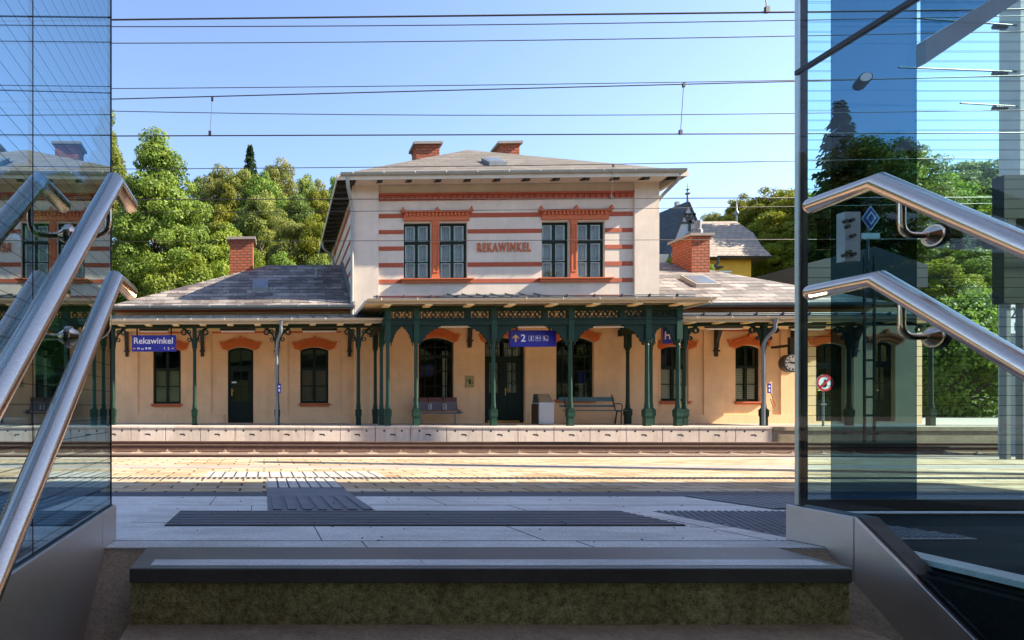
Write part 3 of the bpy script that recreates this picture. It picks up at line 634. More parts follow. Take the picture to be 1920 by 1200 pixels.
# ------------------------------------------------------------------ platform canopies
def column(parent, x, y, ztop, zcap=2.42, big=True, mat='greenl', stub=.078):
    mb = MB()
    mb.lathe(x, y, [(.072,.52),(.072,.6),(.062,.66),(.058,.75),(.052,zcap-.1),(.064,zcap-.09),(.05,zcap-.04),(.068,zcap+.0),(.088,zcap+.05),(.084,zcap+.07)], 14)
    mb.box(x-stub, x+stub, y-stub*1.19, y+stub*1.19, zcap+.07, ztop)
    c = part('column', mb, M[mat], parent, 35)
    k = .092 if big else .085; b = MB()
    for z0, z1, q in ((0,.27,k*.86),(.27,.30,k),(.30,.44,k*1.05),(.44,.47,k*1.12),(.47,.50,k*.9),(.50,.53,k*.7)): b.box(x-q, x+q, y-q, y+q, z0, z1)
    part('column_base', b, M[mat], c); return c
def bracket(mb, x, y, z, w_, h, s, t=.035, hole=True):     # scalloped spandrel under the beam, s = side it grows to
    pts = [(0,0),(w_,0),(w_,-.03),(w_*.90,-.045),(w_*.86,-.09),(w_*.70,-.10),(w_*.63,-.16),(w_*.50,-.175),(w_*.44,-.25),(w_*.33,-.27),(w_*.29,-.36),(w_*.19,-.385),(w_*.17,-.47),(w_*.08,-.49),(w_*.07,-h*.97),(0,-h)]
    mb.prism([(x+s*a, z+b) for a, b in pts], 'y', y-t, y+t)
def scroll(mb, x, y, z, w_, h, s, t=.03):                  # open bracket: ring, curved strap, fillet
    mb.ring(x+s*w_*.62, z-.13, y-t, y+t, .055, .095, 16); mb.ring(x+s*w_*.25, z-.12, y-t*.9, y+t*.9, .04, .075, 14); mb.ring(x+s*w_*.22, z-.36, y-t*.9, y+t*.9, .035, .065, 14)
    P = []; n = 8
    for i in range(n+1): a = math.pi/2*i/n; P.append((w_*1.0*(1-math.cos(a)), -h*(1-math.sin(a))))
    Q = [(p[0]-.035, p[1]+.035) if 0 < i < n else p for i, p in enumerate(P)]
    for i in range(n):
        q = [P[i], P[i+1], (P[i+1][0]-.03,P[i+1][1]+.05), (P[i][0]-.03,P[i][1]+.05)]; mb.prism([(x+s*a, z+b) for a, b in q], 'y', y-t, y+t)
def wallbracket(parent, px, py0, py1, Y, dep=.5):
    a, b = W(px,py0,Y), W(px,py1,Y); mb = MB(); x = a.x
    mb.prism([(Y-.005,b.z),(Y-.08,b.z+.06),(Y-.08,b.z+.3),(Y-.12,b.z+.35),(Y-.14,b.z+.55),(Y-.28,a.z-.14),(Y-dep,a.z-.02),(Y-dep,a.z+.02),(Y-.005,a.z+.02)], 'x', x-.06, x+.06); mb.box(x-.09, x+.09, Y-.13, Y-.006, b.z+.2, b.z+.26)
    part('wall_bracket', mb, M['darkwood'], parent)
def snowguard(parent, x0, x1, y, z, step=.77, slope=.25):
    mb = MB(); mb.cyl((x0,y,z+.09), (x1,y,z+.09), .016, n=8); mb.cyl((x0,y,z+.045), (x1,y,z+.045), .012, n=8); x = x0+.1
    while x < x1: mb.box(x-.014, x+.014, y-.03, y+.06, z-.04, z+.12); x += step
    part('snow_guard', mb, M['darkmetal'], parent)
def canopy_roof(parent, x0, x1, y0, y1, z0, z1, hl=0.0, hr=0.0, th=.07):
    mb = MB(); v = [(x0,y0,z0),(x1,y0,z0),(x1-hr,y1,z1),(x0+hl,y1,z1)]
    b = [(p[0],p[1],p[2]-.025) for p in v]
    fs = [(0,1,2,3),(7,6,5,4),(0,4,5,1),(1,5,6,2),(2,6,7,3),(3,7,4,0)]
    if hl: v2 = (x0,y1,z0); mb.add([v[0],v[3],v2],[(0,1,2)])
    if hr: v2 = (x1,y1,z0); mb.add([v[1],v2,v[2]],[(0,1,2)])
    mb.add(v+b, fs); x = x0+.4
    while x < x1-.1:                                       # standing seams
        t = 1.0
        if x < x0+hl: t = (x-x0)/hl
        if x > x1-hr: t = (x1-x)/hr
        mb.prism([(y0+.02,z0+.001),(y0+.02,z0+.035),(y0+(y1-y0)*t,z0+(z1-z0)*t+.035),(y0+(y1-y0)*t,z0+(z1-z0)*t+.001)], 'x', x-.012, x+.012); x += .48
    r = part('roof', mb, M['darkmetal'], parent)
    mb = MB(); mb.add([(x0+.05,y0+.05,z0-.06),(x1-.05,y0+.05,z0-.06),(x1-.05,y1-.002,z0-.03),(x0+.05,y1-.002,z0-.03),(x0+.05,y0+.05,z0-.03),(x1-.05,y0+.05,z0-.03),(x1-.05,y1-.002,z0+.0),(x0+.05,y1-.002,z0+.0)], [(3,2,1,0),(4,5,6,7),(0,1,5,4),(1,2,6,5),(2,3,7,6),(3,0,4,7)]); part('ceiling', mb, M['timber'], parent)
    return r
YCC, YWC = 17.15, 18.0
# raised centre canopy with the pierced frieze
cc = thing('platform_canopy', 'raised dark green cast iron canopy with pierced rosette frieze before the station centre', 'canopy', (WX(985,YCC), YCC, 0))
zf0, zf1 = WZ(607,YCC), WZ(575,YCC); cxl, cxr = WX(718,YCC), WX(1276,YCC)
cols = [WX(p,YCC) for p in (727,780,925,1069,1213,1271)]
ez = zf1+.06; cy0 = 16.6; cx0, cx1 = WX(687,cy0), WX(1338,cy0)
canopy_roof(cc, cx0, cx1, cy0, YT-.1, ez+.06, ez+.72, 2.6, 2.6)
gutter(cc, (cx0,cy0-.05,ez+.07), (cx1,cy0-.05,ez+.07), .075, 'gutcream')
mb = MB(); mb.box(cx0+.02, cx1-.02, cy0+.035, cy0+.06, ez-.06, ez-.001); mb.box(cx0-.03, cx0+.019, cy0+.03, YT-.5, ez-.05, ez+.055); mb.box(cx1-.019, cx1+.03, cy0+.03, YT-.5, ez-.05, ez+.055); part('fascia', mb, M['gutcream'], cc)
xa_, xb_ = WX(812,19.5), WX(1078,19.5); zt_ = WZ(551,YT-.1); zr_ = ez+.06+.66*(18.7-cy0)/(YT-.1-cy0)
mb = MB(); mb.add([(xa_,18.7,zr_+.002),(xb_,18.7,zr_+.002),(xb_-.8,YT-.02,zt_),(xa_+.5,YT-.02,zt_),(xa_,YT-.02,zr_-.1),(xb_,YT-.02,zr_-.1)], [(0,1,2,3),(0,3,4),(1,5,2),(5,4,3,2)])
x = xa_+.6
while x < xb_-.8: mb.prism([(18.75,zr_+.01),(18.75,zr_+.05),(YT-.03,zt_+.04),(YT-.03,zt_)], 'x', x-.012, x+.012); x += .48
part('roof', mb, M['darkmetal'], cc)
snowguard(cc, cx0+.25, cx1-.25, cy0+.35, ez+.13)
mb = MB(); x = cx0+.6
while x < cx1-.3: mb.box(x-.1, x+.1, cy0+.02, YCC-.12, ez-.10, ez-.061); x += 1.16
part('rafter', mb, M['timber'], cc)
mb = MB(); mb.box(cxl, cxr, YCC-.09, YCC+.09, zf1-.125, zf1+.02); mb.box(cxl, cxr, YCC-.08, YCC+.08, zf0-.05, zf0+.16); mb.box(cxl-.02, cxr+.02, YCC-.11, YCC-.0805, zf0+.10, zf0+.13); mb.box(cxl-.02, cxr+.02, YCC-.11, YCC-.0905, zf1-.06, zf1-.03)
for xs in (cxl+.1, cxr-.1): mb.box(xs-.08, xs+.08, YCC+.0905, YT-.01, zf1-.125, zf1+.02); mb.box(xs-.07, xs+.07, YCC+.0905, YT-.01, zf0-.05, zf0+.16)
part('beam', mb, M['green'], cc)
mid = [(cols[i]+cols[i+1])/2 for i in range(5)]
segs = []
edges = [(cols[i]+.12, cols[i+1]-.12) for i in range(5)]
for i, (a, b) in enumerate(edges):
    if b-a > 1.4: m_ = a+(b-a)*.70; segs += [(a, m_-.11), (m_+.06, b)]; mb = MB(); mb.box(m_-.11, m_+.06, YCC-.05, YCC+.05, zf0+.16, zf1-.125); part('frieze_post', mb, M['green'], cc)
    else: segs.append((a, b))
for a, b in segs:
    mb = MB(); za, zb = zf0+.16, zf1-.125; zc = (za+zb)/2; r = (zb-za)/2-.012; n = max(1, round((b-a)/.25)); wcell = (b-a)/n; rr = min(r, wcell/2-.002)
    for i in range(n):
        cx = a+wcell*(i+.5); mb.ring(cx, zc, YCC-.02, YCC+.02, rr-.018, rr, 16); mb.ring(cx, zc, YCC-.018, YCC+.018, .036, .052, 12)
        for k in range(8):
            q = k*math.pi/4+.39; c_, s_ = math.cos(q), math.sin(q); w2 = .011
            mb.prism([(cx+c_*.045-s_*w2, zc+s_*.055+c_*w2), (cx+c_*(rr-.02)-s_*w2*1.6, zc+s_*(rr-.02)+c_*w2*1.6), (cx+c_*(rr-.02)+s_*w2*1.6, zc+s_*(rr-.02)-c_*w2*1.6), (cx+c_*.055+s_*w2, zc+s_*.055-c_*w2)], 'y', YCC-.015, YCC+.015)
        if i < n-1:
            for zz in (zb-.035, za+.035): mb.ring(cx+wcell/2, zz, YCC-.014, YCC+.014, .016, .034, 10)
    mb.ringprism([(a-.01,za),(a-.01,zb),(b+.01,zb),(b+.01,za)], [(a+.012,za+.012),(a+.012,zb-.012),(b-.012,zb-.012),(b-.012,za+.012)], YCC-.022, YCC+.022)
    part('frieze_panel', mb, M['green'], cc)
for i, x in enumerate(cols):
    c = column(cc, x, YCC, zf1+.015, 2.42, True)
    mb = MB()
    if i > 0: bracket(mb, x-.09, YCC, zf0-.05, min(.62, (cols[i]-cols[i-1])/2-.1), .58, -1)
    if i < 5: bracket(mb, x+.09, YCC, zf0-.05, min(.62, (cols[i+1]-cols[i])/2-.1), .58, 1)
    part('spandrel', mb, M['green'], c)
for xs, pxs in ((cols[0], 0), (cols[5], 1)):
    for yy in (18.35, 19.55):
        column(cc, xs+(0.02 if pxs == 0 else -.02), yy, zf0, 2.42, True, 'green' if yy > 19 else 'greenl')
    mb = MB(); mb.box(xs-.03, xs+.03, YCC+.0905, YT-.01, zf0+.1605, zf1-.1255); part('frieze_panel', mb, M['green'], cc)
wallbracket(cc, 880, 606, 652, YT)
# wing canopies
def wing_canopy(name_label, x0, x1, colx, brk, hl, downpx, endcol):
    t = thing('platform_canopy', name_label, 'canopy', ((x0+x1)/2, YWC, 0))
    y0 = 17.55; z0 = WZ(601,17.55,450)
    canopy_roof(t, x0, x1, y0, YW-.15, z0+.04, z0+.55)
    gutter(t, (x0,y0-.05,z0+.045), (x1,y0-.05,z0+.045), .075, 'gutcream')
    mb = MB(); mb.box(x0+.02, x1-.02, y0+.03, y0+.055, z0-.09, z0-.025); part('fascia', mb, M['gutcream'], t)
    snowguard(t, x0+.1, x1-.1, y0+.4, z0+.12)
    mb = MB(); x = x0+.4
    while x < x1: mb.box(x-.09, x+.09, y0+.02, YWC-.12, z0-.12, z0-.0905); x += .83
    part('rafter', mb, M['timber'], t)
    zb1, zb0 = z0-.03, WZ(615,YWC,450)
    mb = MB(); mb.box(x0, x1, YWC-.08, YWC+.08, zb0, zb1-.03); mb.box(x0, x1, YWC-.10, YWC-.0805, zb0+.02, zb0+.05); part('beam', mb, M['green'], t)
    for x in colx:
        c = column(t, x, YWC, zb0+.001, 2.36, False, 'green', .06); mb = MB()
        for s_ in (-1, 1):
            if s_*(x) > 0 and x+s_*.5 > x1 and s_ > 0: continue
            scroll(mb, x+s_*.075, YWC, zb0, .42, .58, s_)
        mb.box(x-.05, x+.05, YWC-.045, YWC+.045, zb0-.7, zb0)
        part('bracket', mb, M['green'], c)
    for p in brk: wallbracket(t, p, 614, 671, YW)
    for p in downpx:
        q = WX(p, 17.6); mb = MB(); zt = z0-.03
        mb.lathe(q, y0-.05, [(.05,zt-.12),(.085,zt+.0)], 12)
        mb.tube(bend([(q,y0-.05,zt-.1),(q,y0-.05,zt-.3),(q-.13 if p<900 else q-.12,y0+.22,zt-.62),(q-.13 if p<900 else q-.12,y0+.22,.02)]), .047, 12)
        for zz in (.9,1.6): mb.cyl((q-.13,y0+.22,zz),(q-.13,y0+.22,zz+.03),.056,n=12)
        part('down_pipe', mb, M['zincl'], t, True)
    return t
M['zincl'] = paint('pale_zinc_pipe', (.18,.205,.23), .45, .1, 3, metal=.3)
wl = wing_canopy('low green iron canopy along the left station wing, with the blue name sign', WX(150,17.6), WX(719,17.6), [WX(p,YWC) for p in (212,365,520,672)], (239,380,519,655), 0, (527,), True)
wr = wing_canopy('low green iron canopy along the right station wing, beside the wall clock', WX(1273,17.6), WX(1760,17.6), [WX(p,YWC) for p in (1283,1432,1592,1745)], (1340,1483,1600), 0, (1448,), True)

# lamps under the canopies
def lamp(px0, px1, py, Y, label):
    a, b = W(px0,py,Y), W(px1,py,Y); t = thing('fluorescent_lamp', label, 'lamp', ((a.x+b.x)/2, Y, a.z), 'long lamps under the canopies')
    mb = MB(); mb.box(a.x, b.x, Y-.06, Y+.06, a.z, a.z+.07); part('housing', mb, M['black'], t)
    mb = MB(); mb.cyl((a.x+.03,Y-.02,a.z-.03), (b.x-.03,Y-.02,a.z-.03), .032, n=10); part('tube', mb, M['tubewhite'], t)
    mb = MB()
    for x in (a.x+.06, b.x-.06): mb.box(x-.015, x+.015, Y-.01, Y+.01, a.z+.07, a.z+.26); mb.box(x-.02, x+.02, Y-.03, Y+.0, a.z-.05, a.z)
    part('hanger', mb, M['black'], t)
for a, b, y, Y, lb in ((262,316,620,19.2,'long tube lamp above the blue Rekawinkel name sign'), (413,479,620,19.2,'long tube lamp above the door hood of the left wing'), (566,632,620,19.2,'long tube lamp over the left wing window nearest the raised centre'),
    (820,888,611,18.6,'long tube lamp above the window behind the maroon seats'), (969,1025,611,18.6,'long tube lamp directly above the blue platform two sign'), (1107,1180,611,18.6,'long tube lamp above the wall right of the green bench window'), (1323,1391,615,19.2,'long tube lamp between the two windows with blinds'), (1481,1545,616,19.2,'long tube lamp above the round wall clock')):
    lamp(a, b, y, Y, lb)

# ------------------------------------------------------------------ signs and station furniture
def arrow(mb, cx, cz, s, y, d='up'):
    p = [(0,.5),(.42,.08),(.42,-.08),(.10,.22),(.10,-.5),(-.10,-.5),(-.10,.22),(-.42,-.08),(-.42,.08)]
    f = {'up': lambda a, b: (a, b), 'right': lambda a, b: (b, -a), 'left': lambda a, b: (-b, a)}[d]
    mb.prism([(cx+s*f(*q)[0], cz+s*f(*q)[1]) for q in p], 'y', y-.004, y)
def merge(a, b): a.add(b.v, b.f); return a
Y1 = 18.1
a, b = W(248,629,Y1), W(330,659,Y1)
t = thing('name_sign', 'blue hanging station sign reading Rekawinkel with small arrows', 'sign', ((a.x+b.x)/2, Y1, b.z))
mb = MB(); mb.box(a.x, b.x, Y1-.05, Y1+.05, b.z, a.z); part('panel', mb, M['blue'], t)
w_ = b.x-a.x; h_ = a.z-b.z; yy = Y1-.051
tx = text_mb('Rekawinkel', .27, a.x+w_*.49, a.z-h_*.36, yy, .006, .003, 1.0)
for s_, px, k in ((u'2', .835, .115),): merge(tx, text_mb(s_, k, a.x+w_*px, b.z+h_*.17, yy, .006, .002))
for q in (.13,.155,.22,.25,.31,.33,.37,.40,.42,.735): tx.box(a.x+w_*q, a.x+w_*q+.022, yy-.004, yy, b.z+h_*(.13 if q not in (.22,.25) else .10), b.z+h_*(.20 if q in (.22,.25) else .25))
tx.ring(a.x+w_*.17, b.z+h_*.18, yy-.004, yy, .012, .026, 10)
part('lettering', tx, M['signwhite'], t)
mb = MB(); arrow(mb, a.x+w_*.06, b.z+h_*.18, .085, yy, 'left'); arrow(mb, a.x+w_*.93, b.z+h_*.18, .085, yy, 'right'); part('arrow', mb, M['yellow'], t)
mb = MB()
for q in (.11,.89): mb.box(a.x+w_*q-.02, a.x+w_*q+.02, Y1-.02, Y1+.02, a.z, a.z+.28)
part('hanger', mb, M['green'], t)
Y2 = 17.0; Y2 = 17.5
a, b = W(955,620,Y2), W(1041,650,Y2); yy = Y2-.061
t = thing('platform_sign', 'blue hanging sign with yellow up arrow, number 2 and white pictograms', 'sign', ((a.x+b.x)/2, Y2, b.z))
mb = MB(); mb.box(a.x, b.x, Y2-.06, Y2+.06, b.z, a.z); part('panel', mb, M['blue'], t); w_ = b.x-a.x; h_ = a.z-b.z
tx = text_mb('2', .30, a.x+w_*.285, a.z-h_*.5, yy, .006, .004)
for q, s_ in ((.46,'i'),(.61,''),(.77,'')):
    cx = a.x+w_*q; cz = a.z-h_*.5; u = .075; tx.ringprism([(cx-u,cz-u),(cx-u,cz+u),(cx+u,cz+u),(cx+u,cz-u)],[(cx-u+.008,cz-u+.008),(cx-u+.008,cz+u-.008),(cx+u-.008,cz+u-.008),(cx+u-.008,cz-u+.008)], yy-.003, yy)
merge(tx, text_mb('i', .16, a.x+w_*.46, a.z-h_*.5, yy, .006, .008))
cx = a.x+w_*.61; cz = a.z-h_*.5; tx.prism([(cx-.05,cz+.05),(cx-.01,cz+.04),(cx-.02,cz-.03),(cx-.045,cz-.02)], 'y', yy-.003, yy); tx.box(cx+.01, cx+.05, yy-.003, yy, cz-.01, cz+.02)
cx = a.x+w_*.77; tx.prism([(cx-.055,cz+.045),(cx-.025,cz+.05),(cx-.02,cz-.005),(cx+.01,cz-.035),(cx+.005,cz-.055),(cx-.04,cz-.02)], 'y', yy-.003, yy); tx.prism([(cx+.02,cz-.05),(cx+.055,cz-.05),(cx+.05,cz-.02),(cx+.025,cz-.02)], 'y', yy-.003, yy)
part('lettering', tx, M['signwhite'], t)
mb = MB(); arrow(mb, a.x+w_*.12, a.z-h_*.48, .22, yy, 'up'); part('arrow', mb, M['yellow'], t)
mb = MB()
for q in (.16,.88): mb.box(a.x+w_*q-.02, a.x+w_*q+.02, Y2-.02, Y2+.02, a.z, zf0-.05)
part('hanger', mb, M['green'], t)
# small blue box sign between the right columns, end-on sign at the left
q0, q1 = W(1243,613,18.3), W(1254,643,18.3)
t = thing('box_sign', 'small blue box sign with red and white figures hanging between the right columns', 'sign', (q0.x, 18.3, q1.z))
mb = MB(); mb.prism([(q0.x,18.3),(q1.x,18.1),(q1.x+.16,18.45),(q0.x+.16,18.65)], 'z', q1.z, q0.z); part('panel', mb, M['blue'], t)
dv = Vector((q1.x-q0.x, -.2, 0)); nn = Vector((-.2, -(q1.x-q0.x), 0)).normalized()*.004
def facequad(mb, s0, s1, t0, t1):
    P = lambda s_, z: Vector((q0.x, 18.3, q1.z+(q0.z-q1.z)*z)) + dv*s_ + nn
    A = [P(s0,t0),P(s1,t0),P(s1,t1),P(s0,t1)]; mb.add([*A, *[p-nn*.5 for p in A]], [(0,1,2,3),(7,6,5,4),(0,4,5,1),(1,5,6,2),(2,6,7,3),(3,7,4,0)])
mb = MB()
for k in ((.2,.32,.2,.72),(.32,.6,.42,.52),(.6,.72,.2,.6),(.55,.68,.66,.74)): facequad(mb, *k)
part('figure', mb, M['signwhite'], t); mb = MB(); facequad(mb, .75,.86,.2,.5); facequad(mb, .1,.18,.3,.6); part('figure', mb, M['red'], t)
mb = MB(); mb.cyl((q0.x+.1,18.4,q0.z),(q0.x+.1,18.4,q0.z+.22),.015,n=8); part('hanger', mb, M['black'], t)
q0 = W(716,617,18.5); q1 = W(721,646,18.5); t = thing('box_sign', 'blue sign seen edge on behind the leftmost canopy corner column', 'sign', (q0.x,18.5,q1.z))
mb = MB(); mb.box(q0.x, q1.x, 18.4, 18.8, q1.z, q0.z); part('panel', mb, M['blue'], t); mb = MB(); mb.box(q0.x+.02, q1.x-.02, 18.395, 18.3995, q1.z+.06, q1.z+.3); part('figure', mb, M['signwhite'], t); mb = MB(); mb.cyl((q0.x+.04,18.6,q0.z),(q0.x+.04,18.6,q0.z+.3),.012,n=8); part('hanger', mb, M['black'], t)
# wall box
q0, q1 = W(872,705,YT), W(888,726,YT)
t = thing('wall_phone', 'small brass coloured intercom plate on the wall left of the main door', 'intercom', (q0.x, YT, q1.z))
mb = MB(); mb.box(q0.x, q1.x, YT-.05, YT-.002, q1.z, q0.z); part('plate', mb, paint('intercom_metal', (.32,.27,.12), .4, .15, metal=.6), t, bevel=.008)
mb = MB(); cx = (q0.x+q1.x)/2; cz = (q0.z+q1.z)/2; mb.box(cx-.035, cx+.035, YT-.056, YT-.05, cz-.08, cz+.08); mb.box(cx-.11, cx-.06, YT-.055, YT-.05, cz+.03, cz+.06); mb.box(cx+.06, cx+.11, YT-.055, YT-.05, cz-.06, cz-.03); part('button_panel', mb, M['black'], t)
# litter bin
q0, q1 = W(1011,795,18.6), W(1039,738,18.6); x0, x1, z1 = q0.x, q1.x, q1.z
t = thing('litter_bin', 'tall grey waste bin with sloping blue steel top left of the green bench', 'bin', ((x0+x1)/2, 18.6, 0))
mb = MB(); mb.prism([(x0,18.6),(x1,18.6),(x1-.03,19.15),(x0+.02,19.15)], 'z', .02, z1-.28); part('body', mb, M['bingrey'], t, bevel=.012)
mb = MB(); mb.add([(x0,18.6,z1-.279),(x1,18.6,z1-.279),(x1-.03,19.15,z1-.279),(x0+.02,19.15,z1-.279),(x0+.05,18.85,z1),(x1-.05,18.85,z1),(x1-.06,19.15,z1),(x0+.05,19.15,z1)], [(3,2,1,0),(4,5,6,7),(0,1,5,4),(1,2,6,5),(2,3,7,6),(3,0,4,7)]); part('lid', mb, M['binblue'], t, bevel=.01)
mb = MB(); mb.box(x0-.03, x0-.002, 18.65, 19.1, .02, z1-.32); part('side_plate', mb, paint('bin_brown', (.06,.035,.025), .5), t)
# green bench
q0, q1 = W(1064,795,18.9), W(1174,795,18.9); x0, x1 = q0.x, q1.x; yb = 19.15
t = thing('park_bench', 'dark green slatted bench with curved iron legs right of the bin', 'bench', ((x0+x1)/2, yb, 0))
mb = MB()
for i in range(4): mb.box(x0, x1, yb-.32+i*.105, yb-.235+i*.105, .43, .465)
part('seat', mb, M['benchgreen'], t, bevel=.008)
mb = MB()
for z0, z1 in ((.56,.62),(.74,.88)): mb.prism([(yb+.10+(z0-.45)*.3,z0),(yb+.13+(z0-.45)*.3,z0),(yb+.13+(z1-.45)*.3,z1),(yb+.10+(z1-.45)*.3,z1)], 'x', x0-.06, x1-.12)
part('backrest', mb, M['benchgreen'], t, bevel=.006)
for x in (x0+.12, x1-.16):
    mb = MB(); mb.tube(bend([(x-.05,yb-.36,0.005),(x,yb-.26,.25),(x,yb-.30,.42),(x,yb+.05,.42),(x,yb+.13,.6),(x,yb+.28,.95)]), .02, 8); mb.tube(bend([(x+.04,yb+.16,.005),(x,yb+.02,.25),(x,yb-.02,.42)]), .02, 8)
    part('leg', mb, M['black'], t, True)
    mb = MB(); mb.tube(bend([(x,yb+.13,.66),(x,yb-.15,.67),(x,yb-.32,.64),(x,yb-.30,.43)]), .016, 8); part('armrest', mb, M['black'], t, True)
# row of mesh seats
q0, q1 = W(778,795,19.2), W(862,795,19.2); x0, x1 = q0.x, q1.x; ys = 19.45
t = thing('seat_row', 'row of maroon perforated metal seats with armrests on a steel frame under the window', 'seats', ((x0+x1)/2, ys, 0))
n = 3; sw = (x1-x0)/n
for i in range(n):
    a, b = x0+i*sw+.02, x0+(i+1)*sw-.02
    mb = MB(); mb.prism([(ys-.42,.44),(ys-.40,.47),(ys-.1,.43),(ys-.04,.45),(ys+.06,.84),(ys+.03,.85),(ys-.08,.42),(ys-.4,.43)], 'x', a, b); part('seat', mb, paint('seat_mesh_metal', (.11,.085,.085), .5, .2, 30) if i == 0 else SM, t, bevel=.006)
    if i == 0: SM = bpy.data.materials['seat_mesh_metal']
    mb = MB(); mb.box(a, b, ys+.0, ys+.075, .70, .87); part('headrest', mb, M['seatred'], t)
for i in (1, 2):
    mb = MB(); x = x0+i*sw; mb.tube(bend([(x,ys-.1,.44),(x,ys-.06,.66),(x,ys-.4,.64),(x,ys-.38,.46)]), .022, 8); part('armrest', mb, M['bingrey'], t, True)
mb = MB(); mb.box(x0-.02, x1+.02, ys-.28, ys-.2, .33, .39); mb.box(x0-.02, x0+.02, ys-.4, ys-.05, .36, .41); mb.box(x1-.02, x1+.06, ys-.42, ys-.02, .36, .41); part('frame', mb, M['zinc'], t)
for x in (x0+.2, x1-.15):
    mb = MB(); mb.box(x-.02, x+.02, ys-.26, ys-.22, .015, .33); mb.box(x-.03, x+.03, ys-.40, ys-.05, .0, .015); part('leg', mb, M['zinc'], t)
# clock
q = W(1482,681,19.6); r = .29
t = thing('wall_clock', 'round white station clock with black hour marks hanging on the right wing', 'clock', q)
mb = MB(); mb.cyl((q.x,19.52,q.z),(q.x,19.72,q.z), r, n=40); mb.ring(q.x, q.z, 19.49, 19.519, r-.03, r+.015, 40); part('case', mb, paint('clock_case', (.08,.07,.06), .4), t, 40)
mb = MB(); mb.cyl((q.x,19.512,q.z),(q.x,19.5195,q.z), r-.03, n=40); part('face', mb, M['tubewhite'], t)
mb = MB()
for k in range(12):
    a = k*math.pi/6; s_, c_ = math.sin(a), math.cos(a); w2 = .014 if k % 3 else .02; P = lambda rr, ww: (q.x+s_*rr+c_*ww, q.z+c_*rr-s_*ww)
    mb.prism([P(.175,-w2),P(.235,-w2),P(.235,w2),P(.175,w2)], 'y', 19.506, 19.511)
part('hour_mark', mb, M['black'], t)
for a, L, w2, nm in ((R(278), .15, .018, 'hour_hand'), (R(63), .21, .013, 'minute_hand'), (R(310), .19, .006, 'second_hand')):
    s_, c_ = math.sin(a), math.cos(a); P = lambda rr, ww: (q.x+s_*rr+c_*ww, q.z+c_*rr-s_*ww); mb = MB(); mb.prism([P(-.05,-w2),P(L,-w2),P(L,w2),P(-.05,w2)], 'y', 19.498, 19.504); part(nm, mb, M['black'], t)
mb = MB(); mb.box(q.x-.05, q.x+.05, 19.55, 19.65, q.z+r, q.z+r+.55); mb.box(q.x-.1, q.x+.1, 19.58, YW-.06, q.z+r+.25, q.z+r+.32); part('bracket', mb, M['darkwood'], t)
# prohibition sign on a post, further along the right wing
q = W(1545,718,17.6); t = thing('prohibition_sign', 'round red rimmed no entry for pedestrians sign on a grey post', 'sign', (q.x, 17.6, 0))
mb = MB(); mb.cyl((q.x,17.63,0),(q.x,17.63,q.z+.2),.028,n=10); part('post', mb, M['zinc'], t, True)
mb = MB(); mb.cyl((q.x,17.6,q.z),(q.x,17.57,q.z),.24,n=32); part('panel', mb, M['signwhite'], t)
mb = MB(); mb.ring(q.x, q.z, 17.562, 17.569, .185, .24, 32); mb.prism([(q.x-.15,q.z-.11),(q.x-.11,q.z-.15),(q.x+.15,q.z+.11),(q.x+.11,q.z+.15)], 'y', 17.556, 17.561); part('red_rim', mb, M['red'], t)
mb = MB(); mb.prism([(q.x-.03,q.z+.02),(q.x,q.z+.12),(q.x+.05,q.z+.04),(q.x+.06,q.z-.05),(q.x+.02,q.z-.13),(q.x-.04,q.z-.13),(q.x-.06,q.z-.03)], 'y', 17.564, 17.5695); part('figure', mb, M['black'], t)
mb = MB(); mb.box(q.x-.08, q.x+.08, 17.6, 17.62, q.z-.65, q.z-.6); part('clamp', mb, M['zinc'], t)
# small blue platform number plates on the down pipes
for px, lb in ((523.5,'tiny blue number plate on the left wing down pipe'), (1441.5,'tiny blue number plate on the right wing down pipe')):
    q = W(px,728,17.62); mb = MB(); mb.box(q.x-.05, q.x+.05, 17.60, 17.615, q.z-.14, q.z+.14); t = thing('number_plate', lb, 'sign', (q.x,17.61,q.z)); part('panel', mb, M['blue'], t); mb = MB(); mb.box(q.x-.02, q.x+.02, 17.596, 17.5995, q.z-.1, q.z-.02); mb.box(q.x-.025, q.x+.025, 17.596, 17.5995, q.z+.03, q.z+.08); part('figure', mb, M['signwhite'], t)
# orange hose on the right down pipe
q = W(1446,770,17.6); mb = MB(); mb.tube(bend([(q.x-.05,17.68,1.2),(q.x,17.6,.95),(q.x+.13,17.6,.62),(q.x+.07,17.6,.52),(q.x-.02,17.6,.8)]), .014, 8); solo('cable', mb, paint('orange_cable', (.6,.18,.05), .5), 'thin orange cable looped beside the right wing down pipe', 'cable', smooth=True)

# ------------------------------------------------------------------ far platform, tracks, ground
XL, XR = -45, 60
mb = MB(); mb.box(XL, XR, YE+.16, 32, -.9, 0); struct('platform', mb, M['floor'])
pw = W(1094/2.8576+200,800,YE).x - W(906/2.8576+200,800,YE).x
x1e = W(1448,800,YE).x; zp0 = -.62
proto = None; x = x1e-pw
k = 0
while x > -22:
    if proto is None:
        mb = MB(); cxp = x+pw/2
        mb.box(x+.008, x+pw-.008, YE, YE+.159, -.9, -.055); mb.box(x+.004, x+pw-.004, YE-.02, YE+.45, -.0545, .012)
        proto = thing('edge_panel', 'pale concrete platform edge panel with two dark holes and a slot', 'edge panel', (x, YE, 0), 'concrete edge panels along the far platform')
        part('panel', mb, M['panel'], proto, bevel=.008)
        mb = MB()
        for q in (.25, .75): mb.cyl((x+pw*q,YE-.002,-.12),(x+pw*q,YE+.02,-.12),.03,n=14)
        mb.box(x+pw*.42, x+pw*.55, YE-.002, YE+.02, -.245, -.205); mb.box(x+pw*.53, x+pw*.575, YE-.0025, YE+.02, -.265, -.225); part('hole', mb, M['groove'], proto)
    else: dup(proto, (x-(x1e-pw), 0, 0))
    x -= pw; k += 1
